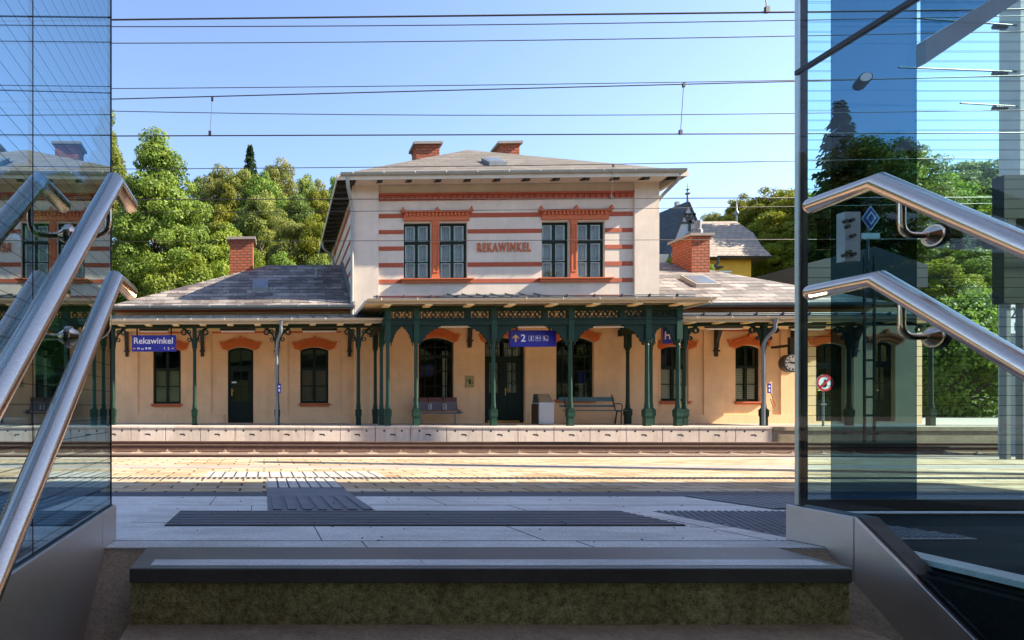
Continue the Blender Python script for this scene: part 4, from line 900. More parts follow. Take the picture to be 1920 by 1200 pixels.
mb = MB(); mb.box(x1e+.02, XR, YE+.03, YE+.159, -.9, -.10); mb.box(x1e+.02, XR, YE+.0, YE+.5, -.10, .006); o = struct('platform_edge', mb, M['oldstone'])
mb = MB(); mb.box(XL, XR, 8, YE+.1, -1.2, -.56); struct('trackbed', mb, M['ballast'])
mb = MB(); mb.quad((-400,-300,-.95),(400,-300,-.95),(400,600,-.95),(-400,600,-.95)); struct('ground', mb, M['grass'])
ZR = -.38
def track(yc, label):
    t = thing('railway_track', label, 'track', (5, yc, ZR-.17))
    for y in (yc-.752, yc+.752):
        mb = MB(); prof = [(y-.075,ZR-.172),(y-.075,ZR-.155),(y-.02,ZR-.135),(y-.012,ZR-.045),(y-.035,ZR-.032),(y-.036,ZR-.002),(y-.03,ZR-.0015),(y+.03,ZR-.0015),(y+.036,ZR-.002),(y+.035,ZR-.032),(y+.012,ZR-.045),(y+.02,ZR-.135),(y+.075,ZR-.155),(y+.075,ZR-.172)]
        mb.prism(prof, 'x', XL+1, XR-1); r = part('rail', mb, M['rail'], t)
        mb = MB(); mb.box(XL+1, XR-1, y-.03, y+.03, ZR-.001, ZR+.002); part('running_surface', mb, M['railhead'], r)
    sx = -5.0; first = None
    while sx < 21:
        if first is None:
            mb = MB(); mb.box(sx-.13, sx+.13, yc-1.3, yc+1.3, ZR-.36, ZR-.175)
            for y in (yc-.752, yc+.752):
                for s_ in (-1, 1): mb.box(sx-.045, sx+.045, y+s_*.10-.04, y+s_*.10+.04, ZR-.175, ZR-.15); mb.cyl((sx,y+s_*.10,ZR-.155),(sx,y+s_*.10,ZR-.115),.022,n=8)
            first = part('sleeper', mb, M['sleeper'], t)
        else:
            c = first.copy(); COL.objects.link(c); c.parent = t; c.location.x = sx+5.0
        sx += .72
    return t
track(15.35, 'rusty rails on concrete sleepers directly below the far platform edge'); track(10.85, 'rusty rails half hidden below the yellow paved near platform edge')

# ------------------------------------------------------------------ near platform (square to the camera)
X0, X1 = -16, 22
def slab(x0, x1, y0, y1, h, h0=-.3, mb=None):
    mb = mb or MB(); ys = [y0] + ([4.64] if y0 < 4.64 < y1 else []) + [y1]
    for a, b in zip(ys[:-1], ys[1:]):
        mb.add([(x0,a,zg(a)+h0),(x1,a,zg(a)+h0),(x1,b,zg(b)+h0),(x0,b,zg(b)+h0),(x0,a,zg(a)+h),(x1,a,zg(a)+h),(x1,b,zg(b)+h),(x0,b,zg(b)+h)], [(3,2,1,0),(4,5,6,7),(0,1,5,4),(1,2,6,5),(2,3,7,6),(3,0,4,7)])
    return mb
mb = MB(); slab(-.70, 2.36, 2.392, 4.41, 0, -.3, mb); slab(X0, -.70, -8, 4.41, 0, -.3, mb); slab(2.36, 3.16, 2.60, 4.41, 0, -.3, mb); slab(3.16, X1, 3.44, 4.41, 0, -.3, mb); struct('paving', mb, M['granite'], True)
mb = MB(); slab(2.36, 3.16, -8, 2.60, -.002, -.3, mb); slab(3.16, X1, -8, 3.44, -.002, -.3, mb); struct('floor', mb, M['darkfloor'], True)
mb = slab(X0, X1, 4.412, 4.75, -.003); struct('paving_band', mb, M['asphaltband'], True)
mb = MB(); slab(X0, X1, 4.752, 5.76, 0, -.3, mb); slab(X0, X1, 6.0, 7.12, 0, -.3, mb); slab(X0, X1, 7.62, 8.95, 0, -.3, mb); struct('pavers', mb, M['paver'], True)
mb = slab(X0, X1, 7.122, 7.618, -.001); struct('paving_band', mb, M['greypaver'], True)
mb = slab(X0, X1, 5.762, 5.998, -.003); struct('paving_band', mb, M['greypaver'], True)
mb = slab(X0, X1, 8.952, 9.12, .006, -.9); struct('platform_edge', mb, M['panel'], True)
# joints between granite slabs
mb = MB()
for x0, x1, y0, y1 in ((-.7,2.36,2.545,2.549),(-.7,-.505,3.09,3.094),(-.70,.02,3.86,3.864),(.69,3.2,3.86,3.864),(2.13,2.36,2.93,2.934)): slab(x0, x1, y0, y1, .0012, 0, mb)
for x, y0, y1 in ((-.08,3.54,3.86),(-.36,3.87,4.41),(.42,2.4,2.545),(.25,2.55,2.955),(1.35,2.4,2.545),(1.22,2.55,2.955),(2.2,2.55,3.2),(1.6,3.54,3.86),(1.2,3.87,4.41),(2.9,3.0,3.54)): slab(x, x+.004, y0, y1, .0012, 0, mb)
struct('paving_joint', mb, M['groove'], True)
# dark rib grating before the stairs
mb = slab(-.505, 2.133, 2.96, 3.536, .002, 0); struct('tactile_paving', mb, M['groove'], True)
mb = MB(); n = 9
for i in range(n): slab(-.5, 2.128, 2.965+i*.0635, 2.965+i*.0635+.038, .009, .0021, mb)
struct('tactile_rib', mb, M['tactile'], True)
# strip running away from the stairs
mb = slab(.022, .680, 3.545, 4.41, .002, 0); slab(.022, .680, 4.412, 5.02, .004, 0, mb); struct('tactile_paving', mb, M['tactile'], True)
mb = slab(.022,.680,5.021,5.755,.004,0); struct('tactile_paving', mb, M['tactilel'], True)
mb = MB()
for i in range(7): x = .055+i*.092; slab(x, x+.052, 3.57, 4.36, .011, .0021, mb)
struct('tactile_rib', mb, M['tactile'], True)
mb = MB()
for i in range(7): x = .04+i*.092; slab(x, x+.075, 4.98, 5.75, .010, .0041, mb)
struct('tactile_rib', mb, M['tactilel'], True)
mb = MB()
for i in range(7): x = .115+i*.092; slab(x, x+.014, 4.98, 5.75, .0055, .0042, mb)
struct('tactile_groove', mb, M['groove'], True)
# comb field and the line of dashes
mb = slab(-.62, 1.25, 6.002, 6.62, .003, 0); struct('tactile_paving', mb, M['tactilel'], True)
mb = MB()
for i in range(15): x = -.56+i*.1225; slab(x, x+.016, 6.01, 6.61, .0045, .0031, mb)
struct('tactile_groove', mb, M['groove'], True)
mb = MB(); x = -9.0
while x < 14: slab(x, x+.030, 5.80, 5.96, .0015, -.002, mb); x += .0566
struct('tactile_dash', mb, M['groove'], True)
# studded field and ribbed field on the right
mb = slab(2.343, 3.16, 2.61, 3.536, .002, 0); struct('tactile_paving', mb, M['tactile'], True)
mb = MB()
for i in range(20):
    for j in range(23):
        x, y = 2.365+i*.04+(j%2)*.02, 2.63+j*.04; z = zg(y)+.002; mb.lathe(x, y, [(.013,z),(.010,z+.006)], 6)
o = solo('tactile_stud', mb, M['tactile'], None, None, (0,0,0), near=True); o['kind'] = 'structure'
mb = slab(3.15, 5.6, 3.62, 4.40, .002, 0); struct('tactile_paving', mb, M['groove'], True)
mb = MB()
for i in range(28): x = 3.16+i*.087; slab(x, x+.058, 3.63, 4.39, .009, .0021, mb)
struct('tactile_rib', mb, M['tactile'], True)
# dry leaves and bits on the paving
mb = MB(); rnd = random.Random(3)
for i in range(90):
    x, y = rnd.uniform(-.6,3.0), rnd.uniform(2.42,4.3); s_ = rnd.uniform(.003,.011); a = rnd.uniform(0,6.28); z = zg(y)+.0125; c_, d_ = math.cos(a)*s_, math.sin(a)*s_
    mb.add([(x-c_,y-d_,z),(x+d_*.6,y-c_*.6,z+.004),(x+c_,y+d_,z),(x-d_*.6,y+c_*.6,z+.003)], [(0,1,2,3)])
o = solo('leaf_litter', mb, paint('dry_leaf', (.05,.035,.02), .8), None, None, (0,0,0), near=True); o['kind'] = 'stuff'
# steps
SLP = .84
def step(k):
    y1 = 2.387-.30*k; z = -.205*k; y0 = y1-.30; e = .004*k
    mb = MB(); mb.box(-.48-e, 2.096+e, y0, y1+.02, z-.054, z); struct('stair_tread', mb, M['nosing'], True, bevel=.006)
    mb = MB(); mb.box(-.478-e, 2.094+e, y0+.012, y1+.05, z-.205, z-.0545); struct('stair_riser', mb, M['moss'], True)
    mb = MB(); mb.box(-.41, .585, y0+.033, y0+.115, z, z+.0018); mb.box(.587, 2.05, y0+.033, y0+.115, z, z+.0018); struct('stair_strip', mb, M['stripstone'], True)
step(0)
for k in range(1, 8):
    y1 = 2.387-.30*k; z = -.205*k
    mb = MB(); mb.box(-.484, 2.10, y1-.30, y1+.02, z-.204, z); struct('stair_tread', mb, M['moss'] if k > 1 else M['channel'], True)
mb = MB()
for x0, x1 in ((-.66,-.481),(2.097,2.30)): mb.prism([(2.391,-.012),(-.5,-.012-SLP*2.891),(-.5,-.5-SLP*2.891),(2.391,-.5)], 'x', x0, x1)
struct('stair_channel', mb, M['channel'], True)
mb = MB(); mb.box(-.75, -.662, -2, 2.39, -3, -.02); mb.box(-.66, 2.3, -2, .0, -3, -2.2); struct('stair_wall', mb, M['channel'], True)
mb = MB(); mb.box(2.315, 2.40, -2, 2.39, -3, -.02); struct('stair_wall', mb, M['darkfloor'], True)
mb = MB(); slab(2.40, 2.50, -1, 2.3, .02, 0, mb); struct('paving_edge', mb, M['stripstone'], True)
# steel plinth, glass, handrails
def enclosure(side):
    lb = ('left stair balustrade of striped glass standing on a level steel plinth', 'right stair balustrade of tinted glass on a steel plinth that kinks down the stairs')[side]
    xf = (-.648, 2.290)[side]; s_ = (-1, 1)[side]
    t = thing('glass_balustrade', lb, 'balustrade', (xf, 2.5, 0), near=True)
    zt = .146
    if side == 0: poly = [(2.575,zt),(-.6,zt),(-.6,-2.6),(2.388,-.02-.0),(2.392,.0),(2.575,0)]
    else: poly = [(2.575,zt),(2.28,zt),(-.6,zt-.83*2.88),(-.6,-2.62),(2.388,-.02),(2.392,0),(2.575,0)]
    mb = MB(); xa, xb = sorted((xf, xf+s_*.012)); cut = 2.36 if side == 0 else 2.28
    mb.prism([(2.575,zt),(cut,zt),(cut,-.03-SLP*(2.388-cut)),(2.388,-.03),(2.392,.002),(2.575,-.007)], 'x', xa, xb)
    part('plinth', mb, M['brushed'], t, bevel=.002)
    mb = MB(); q = cut-.003
    if side == 0: mb.prism([(q,zt),(-.6,zt),(-.6,-.03-SLP*2.988),(q,-.03-SLP*(2.388-q))], 'x', xa, xb)
    else: mb.prism([(q,zt),(-.6,zt-.83*(2.88)),(-.6,-.03-SLP*2.988),(q,-.03-SLP*(2.388-q))], 'x', xa, xb)
    part('plinth', mb, M['brushed'], t, bevel=.002)
    mb = MB(); xa, xb = sorted((xf+s_*.0125, xf+s_*.10))
    if side == 0: mb.prism([(2.574,zt-.001),(-.6,zt-.001),(-.6,-.2),(2.574,-.005)], 'x', xa, xb)
    else: mb.prism([(2.574,zt-.001),(2.28,zt-.001),(-.6,zt-.001-.83*2.88),(-.6,-2.6),(2.3,-.1),(2.574,-.1)], 'x', xa, xb)
    part('base_rail', mb, M['gasket'], t)
    gx = (xf+s_*.022, xf+s_*.034); xa, xb = sorted(gx); zg1 = 3.7
    gm = M['glassl'] if side == 0 else M['glassr']
    if side == 0:
        for a, b in ((2.565,1.705),(1.697,.2)):
            mb = MB(); mb.box(xa, xb, b, a, zt, zg1); part('glass_pane', mb, gm, t)
        mb = MB(); mb.box(xa-.001, xb+.001, 1.699, 1.703, zt, zg1); mb.box(xa-.003, xb+.003, 2.5665, 2.572, zt, zg1); part('glass_joint', mb, M['gasket'], t)
    else:
        f = lambda y: zt if y > 2.28 else zt-.83*(2.28-y)
        mb = MB(); mb.prism([(2.553,f(2.553)),(2.28,zt),(-.2,f(-.2)),(-.2,2.015),(2.553,2.015)], 'x', xa, xb); part('glass_pane', mb, gm, t)
        mb = MB(); mb.prism([(2.553,2.035),(-.2,2.035),(-.2,zg1),(2.553,zg1)], 'x', xa, xb); part('glass_pane', mb, gm, t)
        mb = MB(); mb.box(xa-.004, xb+.004, -.2, 2.553, 2.0155, 2.0345); part('glass_joint', mb, M['gasket'], t)
        mb = MB(); mb.box(xa+.0145, xa+.022, 2.5535, 2.572, zt, zg1); part('edge_post', mb, M['brushed'], t); mb = MB(); mb.box(xa+.0225, xb+.028, 2.5537, 2.571, zt, zg1); part('glass_joint', mb, M['gasket'], t)
    return t
M['gasket'] = paint('black_rubber_gasket', (.018,.018,.02), .5, .1)
enclosure(0); enclosure(1)
def handrail(side, level):
    lb = ('upper', 'lower')[level]+' stainless handrail on the '+('left', 'right')[side]+' glass wall, bending level at the top of the stairs'
    xr = (-.535, 2.195)[side]; s_ = (-1, 1)[side]; zk = .576+(.806, .457)[level]; yk = 2.1
    t = thing('handrail', lb, 'handrail', (xr, yk, zk), near=True)
    r = .030
    mb = MB(); mb.tube([(xr,2.43,zk),(xr,2.425,zk),(xr,yk,zk)] if False else [(xr,2.352,zk),(xr,yk,zk),(xr,yk-2.2,zk-SLP*2.2)], r, 24)
    mb.lathe(0, 0, [(.001,0),(.001,.0001)], 3)
    mb.v = mb.v[:-6]; mb.f = [f for f in mb.f if max(f) < len(mb.v)]
    # domed end
    n = 24
    for k in range(5):
        a0, a1 = math.pi/2*k/5, math.pi/2*(k+1)/5; b = len(mb.v)
        for a in (a0, a1): mb.v += [(xr+r*math.cos(a)*math.cos(6.28319*j/n), 2.352+r*.8*math.sin(a), zk+r*math.cos(a)*math.sin(6.28319*j/n)) for j in range(n)]
        mb.f += [(b+j, b+n+j, b+n+(j+1)%n, b+(j+1)%n) for j in range(n)]
    part('rail', mb, M['stainless'], t, 50)
    xg = (-.67, 2.312)[side]
    for yb in (2.02, .9):
        zb = zk - SLP*max(0, yk-yb); b = part('bracket', MB().tube(bend([(xr,yb,zb-.02),(xr,yb,zb-.15),(xg-s_*.012,yb,zb-.15)], 6), .011, 14), M['stainless'], t, True)
        fl = MB(); fl.cyl((xg-s_*.010,yb,zb-.15),(xg,yb,zb-.15),.037,n=28); fl.cyl((xg-s_*.036,yb,zb-.15),(xg-s_*.0101,yb,zb-.15),.014,.031,n=24)
        part('flange', fl, M['stainless'], b, 40)
        bl = MB(); bl.cyl((xg+s_*.0005,yb,zb-.15),(xg+s_*.010,yb,zb-.15),.042,n=28); part('washer', bl, M['gasket'], b, 40)
    if level == 1:
        for yl, sl_ in ((2.30, 0), (1.62, SLP)):
            zl = zk - (SLP*(yk-yl) if yl < yk else 0); mb = MB(); d = -s_
            for a0 in (0,):
                c_, q = math.cos(R(-25)), math.sin(R(-25)); cx, cz = xr+d*(r+.0004)*c_, zl+(r+.0004)*q
                mb.add([(cx-d*.006*q*-1+0,yl-.035,cz+.010-SLP*.035*(1 if sl_ else 0)),(cx+d*.0,yl+.035,cz+.010+SLP*.035*(1 if sl_ else 0)),(cx-d*.004,yl+.035,cz-.010+SLP*.035*(1 if sl_ else 0)),(cx-d*.004,yl-.035,cz-.010-SLP*.035*(1 if sl_ else 0))], [(0,1,2,3)])
                mb.v = [(v[0]+d*.0015, v[1], v[2]) for v in mb.v]
                mb.add([(v[0]-d*.003,v[1],v[2]) for v in mb.v[:4]], [(3,2,1,0)])
            part('lamp', mb, M['lampglow'], t)
    return t
for s_ in (0, 1):
    for l_ in (0, 1): handrail(s_, l_)
# frontal glass screen behind the right balustrade
t = thing('glass_screen', 'printed glass lift screen with a darker middle pane seen through the right balustrade', 'glass screen', (3.2, 3.46, 0), near=True)
for a, b, m in ((3.19,3.345,'screen'),(3.349,3.845,'tinted'),(3.849,5.4,'screen')):
    mb = MB(); mb.box(a, b, 3.455, 3.467, .03, 3.7); part('glass_pane', mb, M[m], t)
NX = lambda px, py, d=3.45: ((px-XP)/F*d, ZC+(HP-py)/F*d)
mb = MB(); mb.prism([NX(1718.5,128),NX(1718.5,84),NX(1880,-15),NX(1930,-15)], 'y', 3.40, 3.452); part('sloping_beam', mb, paint('pale_grey_beam', (.30,.33,.36), .5), t)
mb = MB(); mb.prism([NX(1718.5,83),NX(1718.5,-40),NX(1930,-40),NX(1879,-15)], 'y', 3.42, 3.43); part('glass_pane', mb, M['tinted'], t)
for pa, pb, mm in ((1532,1556,'smark'),(1781,1804,'smark'),(1805,1829,'lmark'),(1843,1866,'smark'),(1867,1890,'lmark'),(1905,1928,'smark')):
    a_, b_ = NX(pa,468), NX(pb,410); part('safety_marker', MB().box(a_[0], b_[0], 3.447, 3.451, a_[1], b_[1]), M[mm], t)
a_, b_ = NX(1581,490,3.40), NX(1610,398,3.40); mb = MB(); mb.box(a_[0], b_[0], 3.39, 3.44, a_[1], b_[1]); o = part('control_panel', mb, M['bingrey'], t)
mb = MB()
for px, py in ((1588,414),(1600,412),(1592,424),(1602,441),(1586,478),(1594,472),(1603,476)): q = NX(px,py,3.37); mb.cyl((q[0],3.368,q[1]),(q[0],3.389,q[1]),.011,n=12)
part('knob', mb, M['black'], o)
q = NX(1613,151,3.4); mb = MB(); mb.cyl((q[0],3.37,q[1]),(q[0]+.045,3.45,q[1]),.031,n=20); o = part('lamp', mb, M['black'], t); mb = MB(); mb.cyl((q[0]-.004,3.360,q[1]),(q[0]-.001,3.3685,q[1]),.024,n=20); part('lens', mb, M['signwhite'], o)
mb = MB(); mb.box(3.17, 3.189, 3.44, 3.48, 0, 3.7); mb.box(3.19, 5.4, 3.445, 3.475, -.04, .029); part('frame', mb, M['gasket'], t)
t = thing('stair_roof_and_shade_slab', 'flat timber lined stair roof with an unseen raised slab added to shade the near platform', 'roof', (4, 0, 3.8), near=True)
mb = MB(); mb.box(3.4, 15, -.95, 3.45, 6.0, 6.2); mb.box(-1.6, 14, -7, .35, 3.0, 3.2); mb.box(-1.6, 14, -7.3, -7.002, -3, 3.2); part('roof_and_shade_slab', mb, paint('roof_soffit_grey', (.50,.25,.10), .7), t)  # high slab is unseen, raised and shifted to shade the paving yet admit sky
mb = MB()
for x in (7.5, 13.5):
    for y in (.3, ): mb.box(x-.1, x+.1, y-.1, y+.1, 0, 6.0)
part('post', mb, M['zinc'], t)

# ------------------------------------------------------------------ overhead wires
def wire(y0, y1, Y, r, label, mid=0.0, drop=()):
    a, b = W(220,y0,Y), W(1490,y1,Y); L = b.x-a.x; n = 24; pts = []
    for i in range(n+1):
        s = -1.2+3.4*i/n; z = a.z+(b.z-a.z)*s - mid*(4*s*(1-s)) if 0 <= s <= 1 else a.z+(b.z-a.z)*s + mid*abs(s if s < 0 else s-1)*4*(1)
        pts.append((a.x+L*s, Y, z))
    t = thing('overhead_wire', label, 'wire', (a.x, Y, a.z)); mb = MB(); mb.tube(pts, r, 8); part('cable', mb, M['wire'], t, True)
    for (pxa, pya, pxb, pyb) in drop:
        p, q = W(pxa,pya,Y), W(pxb,pyb,Y); mb = MB(); mb.cyl(p, q, .006, n=6); mb.box(p.x-.02, p.x+.02, Y-.02, Y+.02, p.z-.05, p.z+.02); mb.box(q.x-.025, q.x+.025, Y-.02, Y+.02, q.z-.02, q.z+.06); part('dropper', mb, M['wire'], t)
    return t
wire(37, 22.5, 8.1, .0115, 'thick contact wire highest in the sky, nearest the stairs', drop=((1433,-30,1438,21),))
wire(50, 38, 11.2, .0085, 'thin wire just below the topmost thick wire', .03)
wire(81, 67.5, 11.6, .0085, 'thin wire third from the top of the sky', .03)
wire(166, 150.5, 12.3, .008, 'thin wire running just above the messenger wire with droppers', .02)
wire(185.5, 152.5, 10.85, .010, 'messenger wire carrying two droppers over the station roof', drop=((398,184,393.5,252),(1282,158,1276,250)))
wire(208.5, 212.5, 12.0, .008, 'sagging thin wire between the messenger and contact wires', .06)
wire(255, 250.5, 10.85, .0115, 'contact wire level with the tops of the roof chimneys')
wire(317, 302, 15.3, .010, 'messenger wire crossing the upper station roof', .03, drop=((1150,309,1146,371),))
wire(374.5, 371, 15.3, .0115, 'contact wire crossing the upper wall below the eaves')
wire(398, 387, 15.9, .008, 'thin wire crossing above the upper windows', .03)
wire(453, 449, 16.2, .008, 'lowest thin wire crossing the upper windows and lettering')

# ------------------------------------------------------------------ houses behind
YH = 46.0
hb = thing('slate_house', 'steep blue grey slate roofed house with timbered pointed gable and iron finial', 'house', (WX(1270,YH), YH, 2))
a = W(1290,377,YH); bl, br = W(1262,450,YH), W(1320,450,YH); zb = 8.0
mb = MB(); mb.box(WX(1238,YH), br.x-.1, YH+.3, YH+8, -1, bl.z-1.0); part('wall', mb, M['cream'], hb)
mb = MB(); rp = W(1236,415,YH+7)
mb.add([(bl.x-.2,YH,bl.z-1.6),(br.x+.2,YH,br.z-1.6),(a.x,YH,a.z),(bl.x-3.2,YH+9,bl.z-1.6),(br.x+.2,YH+9,br.z-1.6),(a.x-2.0,YH+9,a.z-.2)], [(0,2,5,3),(1,4,5,2),(3,5,4),(0,1,2)])
mb.add([(bl.x-.4,YH+.5,bl.z-2.8),(a.x-.3,YH+.5,a.z-.6),(WX(1200,YH),YH+6,a.z-2.6),(WX(1190,YH),YH+.5,bl.z-2.8)], [(0,1,2,3)]); part('roof', mb, M['blueslate'], hb)
mb = MB()
def bar(p, q, w=.14, y=YH-.12):
    d = Vector((q[0]-p[0], q[1]-p[1])).normalized()*w/2; n = (-d.y, d.x)
    mb.prism([(p[0]+n[0],p[1]+n[1]),(q[0]+n[0],q[1]+n[1]),(q[0]-n[0],q[1]-n[1]),(p[0]-n[0],p[1]-n[1])], 'y', y, y+.1)
G = lambda px, py: (W(px,py,YH).x, W(px,py,YH).z)
for p, q in ((G(1290,380),G(1262,450)),(G(1290,380),G(1320,450)),(G(1281,402),G(1303,402)),(G(1276,418),G(1309,418)),(G(1292,402),G(1292,434)),(G(1283,403),G(1291,417)),(G(1301,403),G(1293,417))): bar(p, q)
part('gable_timber', mb, M['darkwood'], hb)
mb = MB(); mb.prism([G(1290,381),G(1265,448),G(1318,448)], 'y', YH-.03, YH-.005); part('gable_panel', mb, paint('gable_carved_boards', (.34,.37,.40), .7, .3, 9), hb)
mb = MB(); mb.ring(G(1292,440)[0], G(1292,440)[1]-.3, YH-.08, YH-.031, 0.05, .42, 20); part('gable_window', mb, M['darkwood'], hb)
mb = MB(); f0 = W(1291,377,YH); f1 = W(1291,343,YH); mb.lathe(f0.x, YH+.1, [(.10,f0.z-.2),(.07,f0.z+.35),(.07,f0.z+.5),(.2,f0.z+.62),(.06,f0.z+.72),(.05,f0.z+.85),(.14,f0.z+.93),(.03,f0.z+1.0),(.02,f1.z)], 10); part('finial', mb, M['zinc'], hb, True)
mb = MB(); q = W(1270,378,YH+4); mb.box(q.x-.12, q.x+.12, YH+3.9, YH+4.2, q.z-2, q.z); part('chimney', mb, M['zinc'], hb)
YY = 43.0
yh = thing('yellow_house', 'yellow walled house with flared beige tiled roof behind the right wing', 'house', (WX(1380,YY), YY, 2))
c = lambda px, py, Y=YY: W(px, py, Y)
p0, p1 = c(1338,480), c(1425,480); mb = MB(); mb.box(p0.x, p1.x, YY+.8, YY+7, -1, p0.z+.3); part('wall', mb, M['yhouse'], yh)
e0, e1 = c(1315,481), c(1449,481); r0, r1 = c(1318,415,YY+3.8), c(1380,415,YY+3.8); k0, k1 = c(1330,465,YY+.9), c(1427,463,YY+.9); m1 = c(1410,437,YY+2.4)
mb = MB(); yb2 = YY+8
pts = [(e0.x,YY,e0.z),(e1.x,YY,e1.z),(k0.x-.6,YY+.8,k0.z),(k1.x,YY+.8,k1.z),(r0.x-1,YY+3.8,r0.z),(r1.x,YY+3.8,r0.z),(m1.x,YY+2.3,m1.z),(e1.x,yb2,e1.z),(k1.x,yb2-.8,k1.z),(m1.x,yb2-2.3,m1.z),(e0.x,yb2,e0.z),(k0.x-.6,yb2-.8,k0.z)]
mb.add(pts, [(0,1,3,2),(2,3,6,5,4),(1,7,8,3),(3,8,9,6),(6,9,5),(7,10,11,8),(8,11,4,5,9)])
mb.add([(e0.x,YY,e0.z-.05),(e1.x,YY,e1.z-.05),(e1.x,yb2,e1.z-.05),(e0.x,yb2,e0.z-.05)], [(3,2,1,0)]); part('roof', mb, M['beigeslate'], yh)
gutter(yh, (e0.x+1,YY-.08,e0.z+.02), (e1.x,YY-.08,e1.z+.02), .10, 'darkmetal')
mb = MB(); q = c(1366,507); mb.box(q.x-.6, q.x+.6, YY+.7, YY+.85, q.z-1.6, q.z+.0); mb.box(q.x-.8, q.x+.7, YY+.62, YY+.69, q.z+.0, q.z+.12); part('window', mb, M['white'], yh)
mb = MB(); q = c(1352,500); mb.box(q.x-.9, q.x+.4, YY+.3, YY+.82, q.z-.0, q.z+.12); part('awning', mb, M['darkwood'], yh)
mb = MB(); q = c(1381,414,YY+3.8); mb.lathe(q.x, q.y, [(.05,q.z-.2),(.05,q.z+.4),(.14,q.z+.5),(.16,q.z+.62),(.06,q.z+.8),(.02,q.z+1.6)], 10); part('finial', mb, M['zincl'], yh, True)
mb = MB(); mb.tube(bend([(c(1347,485).x,YY,e0.z),(c(1347,485).x,YY,e0.z-.5),(c(1336,485).x,YY+.6,e0.z-.9),(c(1336,485).x,YY+.6,1)]), .07, 8); part('down_pipe', mb, M['darkmetal'], yh)

# ------------------------------------------------------------------ annex, mast, shelter seen through the right glass
an = thing('station_annex', 'low annex with dark gabled roof and green door joined to the right wing', 'annex', (WX(1670,YW), YW, 0))
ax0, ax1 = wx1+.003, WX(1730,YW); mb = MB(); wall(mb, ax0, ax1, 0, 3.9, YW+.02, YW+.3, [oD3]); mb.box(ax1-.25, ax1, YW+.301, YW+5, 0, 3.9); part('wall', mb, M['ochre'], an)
_st = st; st = an; door(oD3, YW+.02); hood(an, oD3[0], oD3[1], oD3[3], oD3[4], YW+.02); st = _st
mb = MB(); g0, g1, gp = W(1500,497,22), W(1740,497,22), W(1640,462,22); mb.prism([(g0.x,g0.z),(gp.x,gp.z),(g1.x,g1.z),(g1.x,g1.z-.8),(g0.x,g0.z-.8)], 'y', 22, 27); part('roof', mb, M['black'], an)
q = W(1911,0,14); t = thing('catenary_mast', 'pale concrete catenary mast with the plate 24 B at the right edge', 'mast', (q.x+.1, 14, -.5))
zt = W(1911,20,14).z+3; mb = MB(); mb.prism([(q.x-.12,-1),(q.x+.4,-1),(q.x+.3,zt),(q.x-.08,zt)], 'y', 13.9, 14.3); part('post', mb, M['concretemast'], t)
s0, s1 = W(1892,570,13.85), W(1921,625,13.85); mb = MB(); mb.box(s0.x, s1.x, 13.84, 13.88, s1.z, s0.z); part('number_plate', mb, M['signwhite'], t)
tx = text_mb('24', .34, (s0.x+s1.x)/2, s0.z-.22, 13.838, .006, .0, .9); merge(tx, text_mb('B', .26, (s0.x+s1.x)/2, s0.z-.52, 13.838, .006, .0, .9)); part('lettering', tx, M['black'], t)
for py, L in ((48,3.2),(135,3.5),(200,2.2)):
    z = W(1900,py,14).z; mb = MB(); mb.cyl((q.x,14,z),(q.x-L,13.2,z-.3),.016,n=8)
    for i in range(5): mb.cyl((q.x-.3-i*.08,14-.02*i,z-.03-i*.008),(q.x-.33-i*.08,14-.02*i,z-.033-i*.008),.06,n=12)
    part('bracket_arm', mb, M['wire'], t)
mb = MB(); q2 = W(1883,328,9); q3 = W(1940,568,9); mb.box(q2.x, q3.x, 9, 9.15, q3.z, q2.z)
t = thing('info_panel', 'dark glazed information panel at the right edge beyond the balustrade', 'panel', (q2.x, 9, q3.z)); part('panel', mb, M['skyd'] if 'skyd' in M else paint('dark_panel_glass', (.012,.02,.018), .6, .1, spec=.1), t)
mb = MB()
for x in (q2.x+.1, q3.x-.1): mb.box(x-.03, x+.03, 9.03, 9.12, -.3, q3.z)
part('post', mb, M['zinc'], t)
# ladder-like lattice post and diamond sign seen in the dark pane
q = W(1630,800,16.4); t = thing('signal_mast', 'dark ladder shaped signal post with blue diamond sign seen through the tinted pane', 'mast', (q.x, 16.4, -.4))
zt = W(1630,480,16.4).z; mb = MB()
for dx in (-.13, .13): mb.box(q.x+dx-.025, q.x+dx+.025, 16.38, 16.42, -.5, zt)
z = -.2
while z < zt: mb.box(q.x-.105, q.x+.105, 16.39, 16.41, z, z+.06); z += .5
part('ladder', mb, M['black'], t)
qd = W(1630,410,16.4); mb = MB(); mb.cyl((q.x,16.45,zt-1),(q.x,16.45,qd.z+.3),.03,n=8); part('post', mb, M['zinc'], t)
D = lambda s_, y0, y1, m, nm: part(nm, MB().prism([(q.x,qd.z+.34*s_),(q.x+.24*s_,qd.z),(q.x,qd.z-.34*s_),(q.x-.24*s_,qd.z)], 'y', y0, y1), m, t)
D(1, 16.36, 16.38, M['signwhite'], 'diamond_sign'); D(.86, 16.352, 16.3595, M['blue'], 'diamond_mark'); D(.55, 16.346, 16.3515, M['signwhite'], 'diamond_mark'); D(.35, 16.34, 16.3455, M['blue'], 'diamond_mark')
mb = MB(); mb.box(q.x-.24, q.x+.24, 16.36, 16.38, qd.z-.55, qd.z-.4); part('plate', mb, M['signwhite'], t)
# a catenary mast further along, out of frame to the right, that shades the pavers
t = thing('catenary_mast', 'steel mast standing on the near platform right of the stairs', 'mast', (13, 5.6, -.2)); mb = MB(); mb.box(12.82, 13.18, 5.45, 5.75, -.4, 9); part('post', mb, M['zinc'], t)

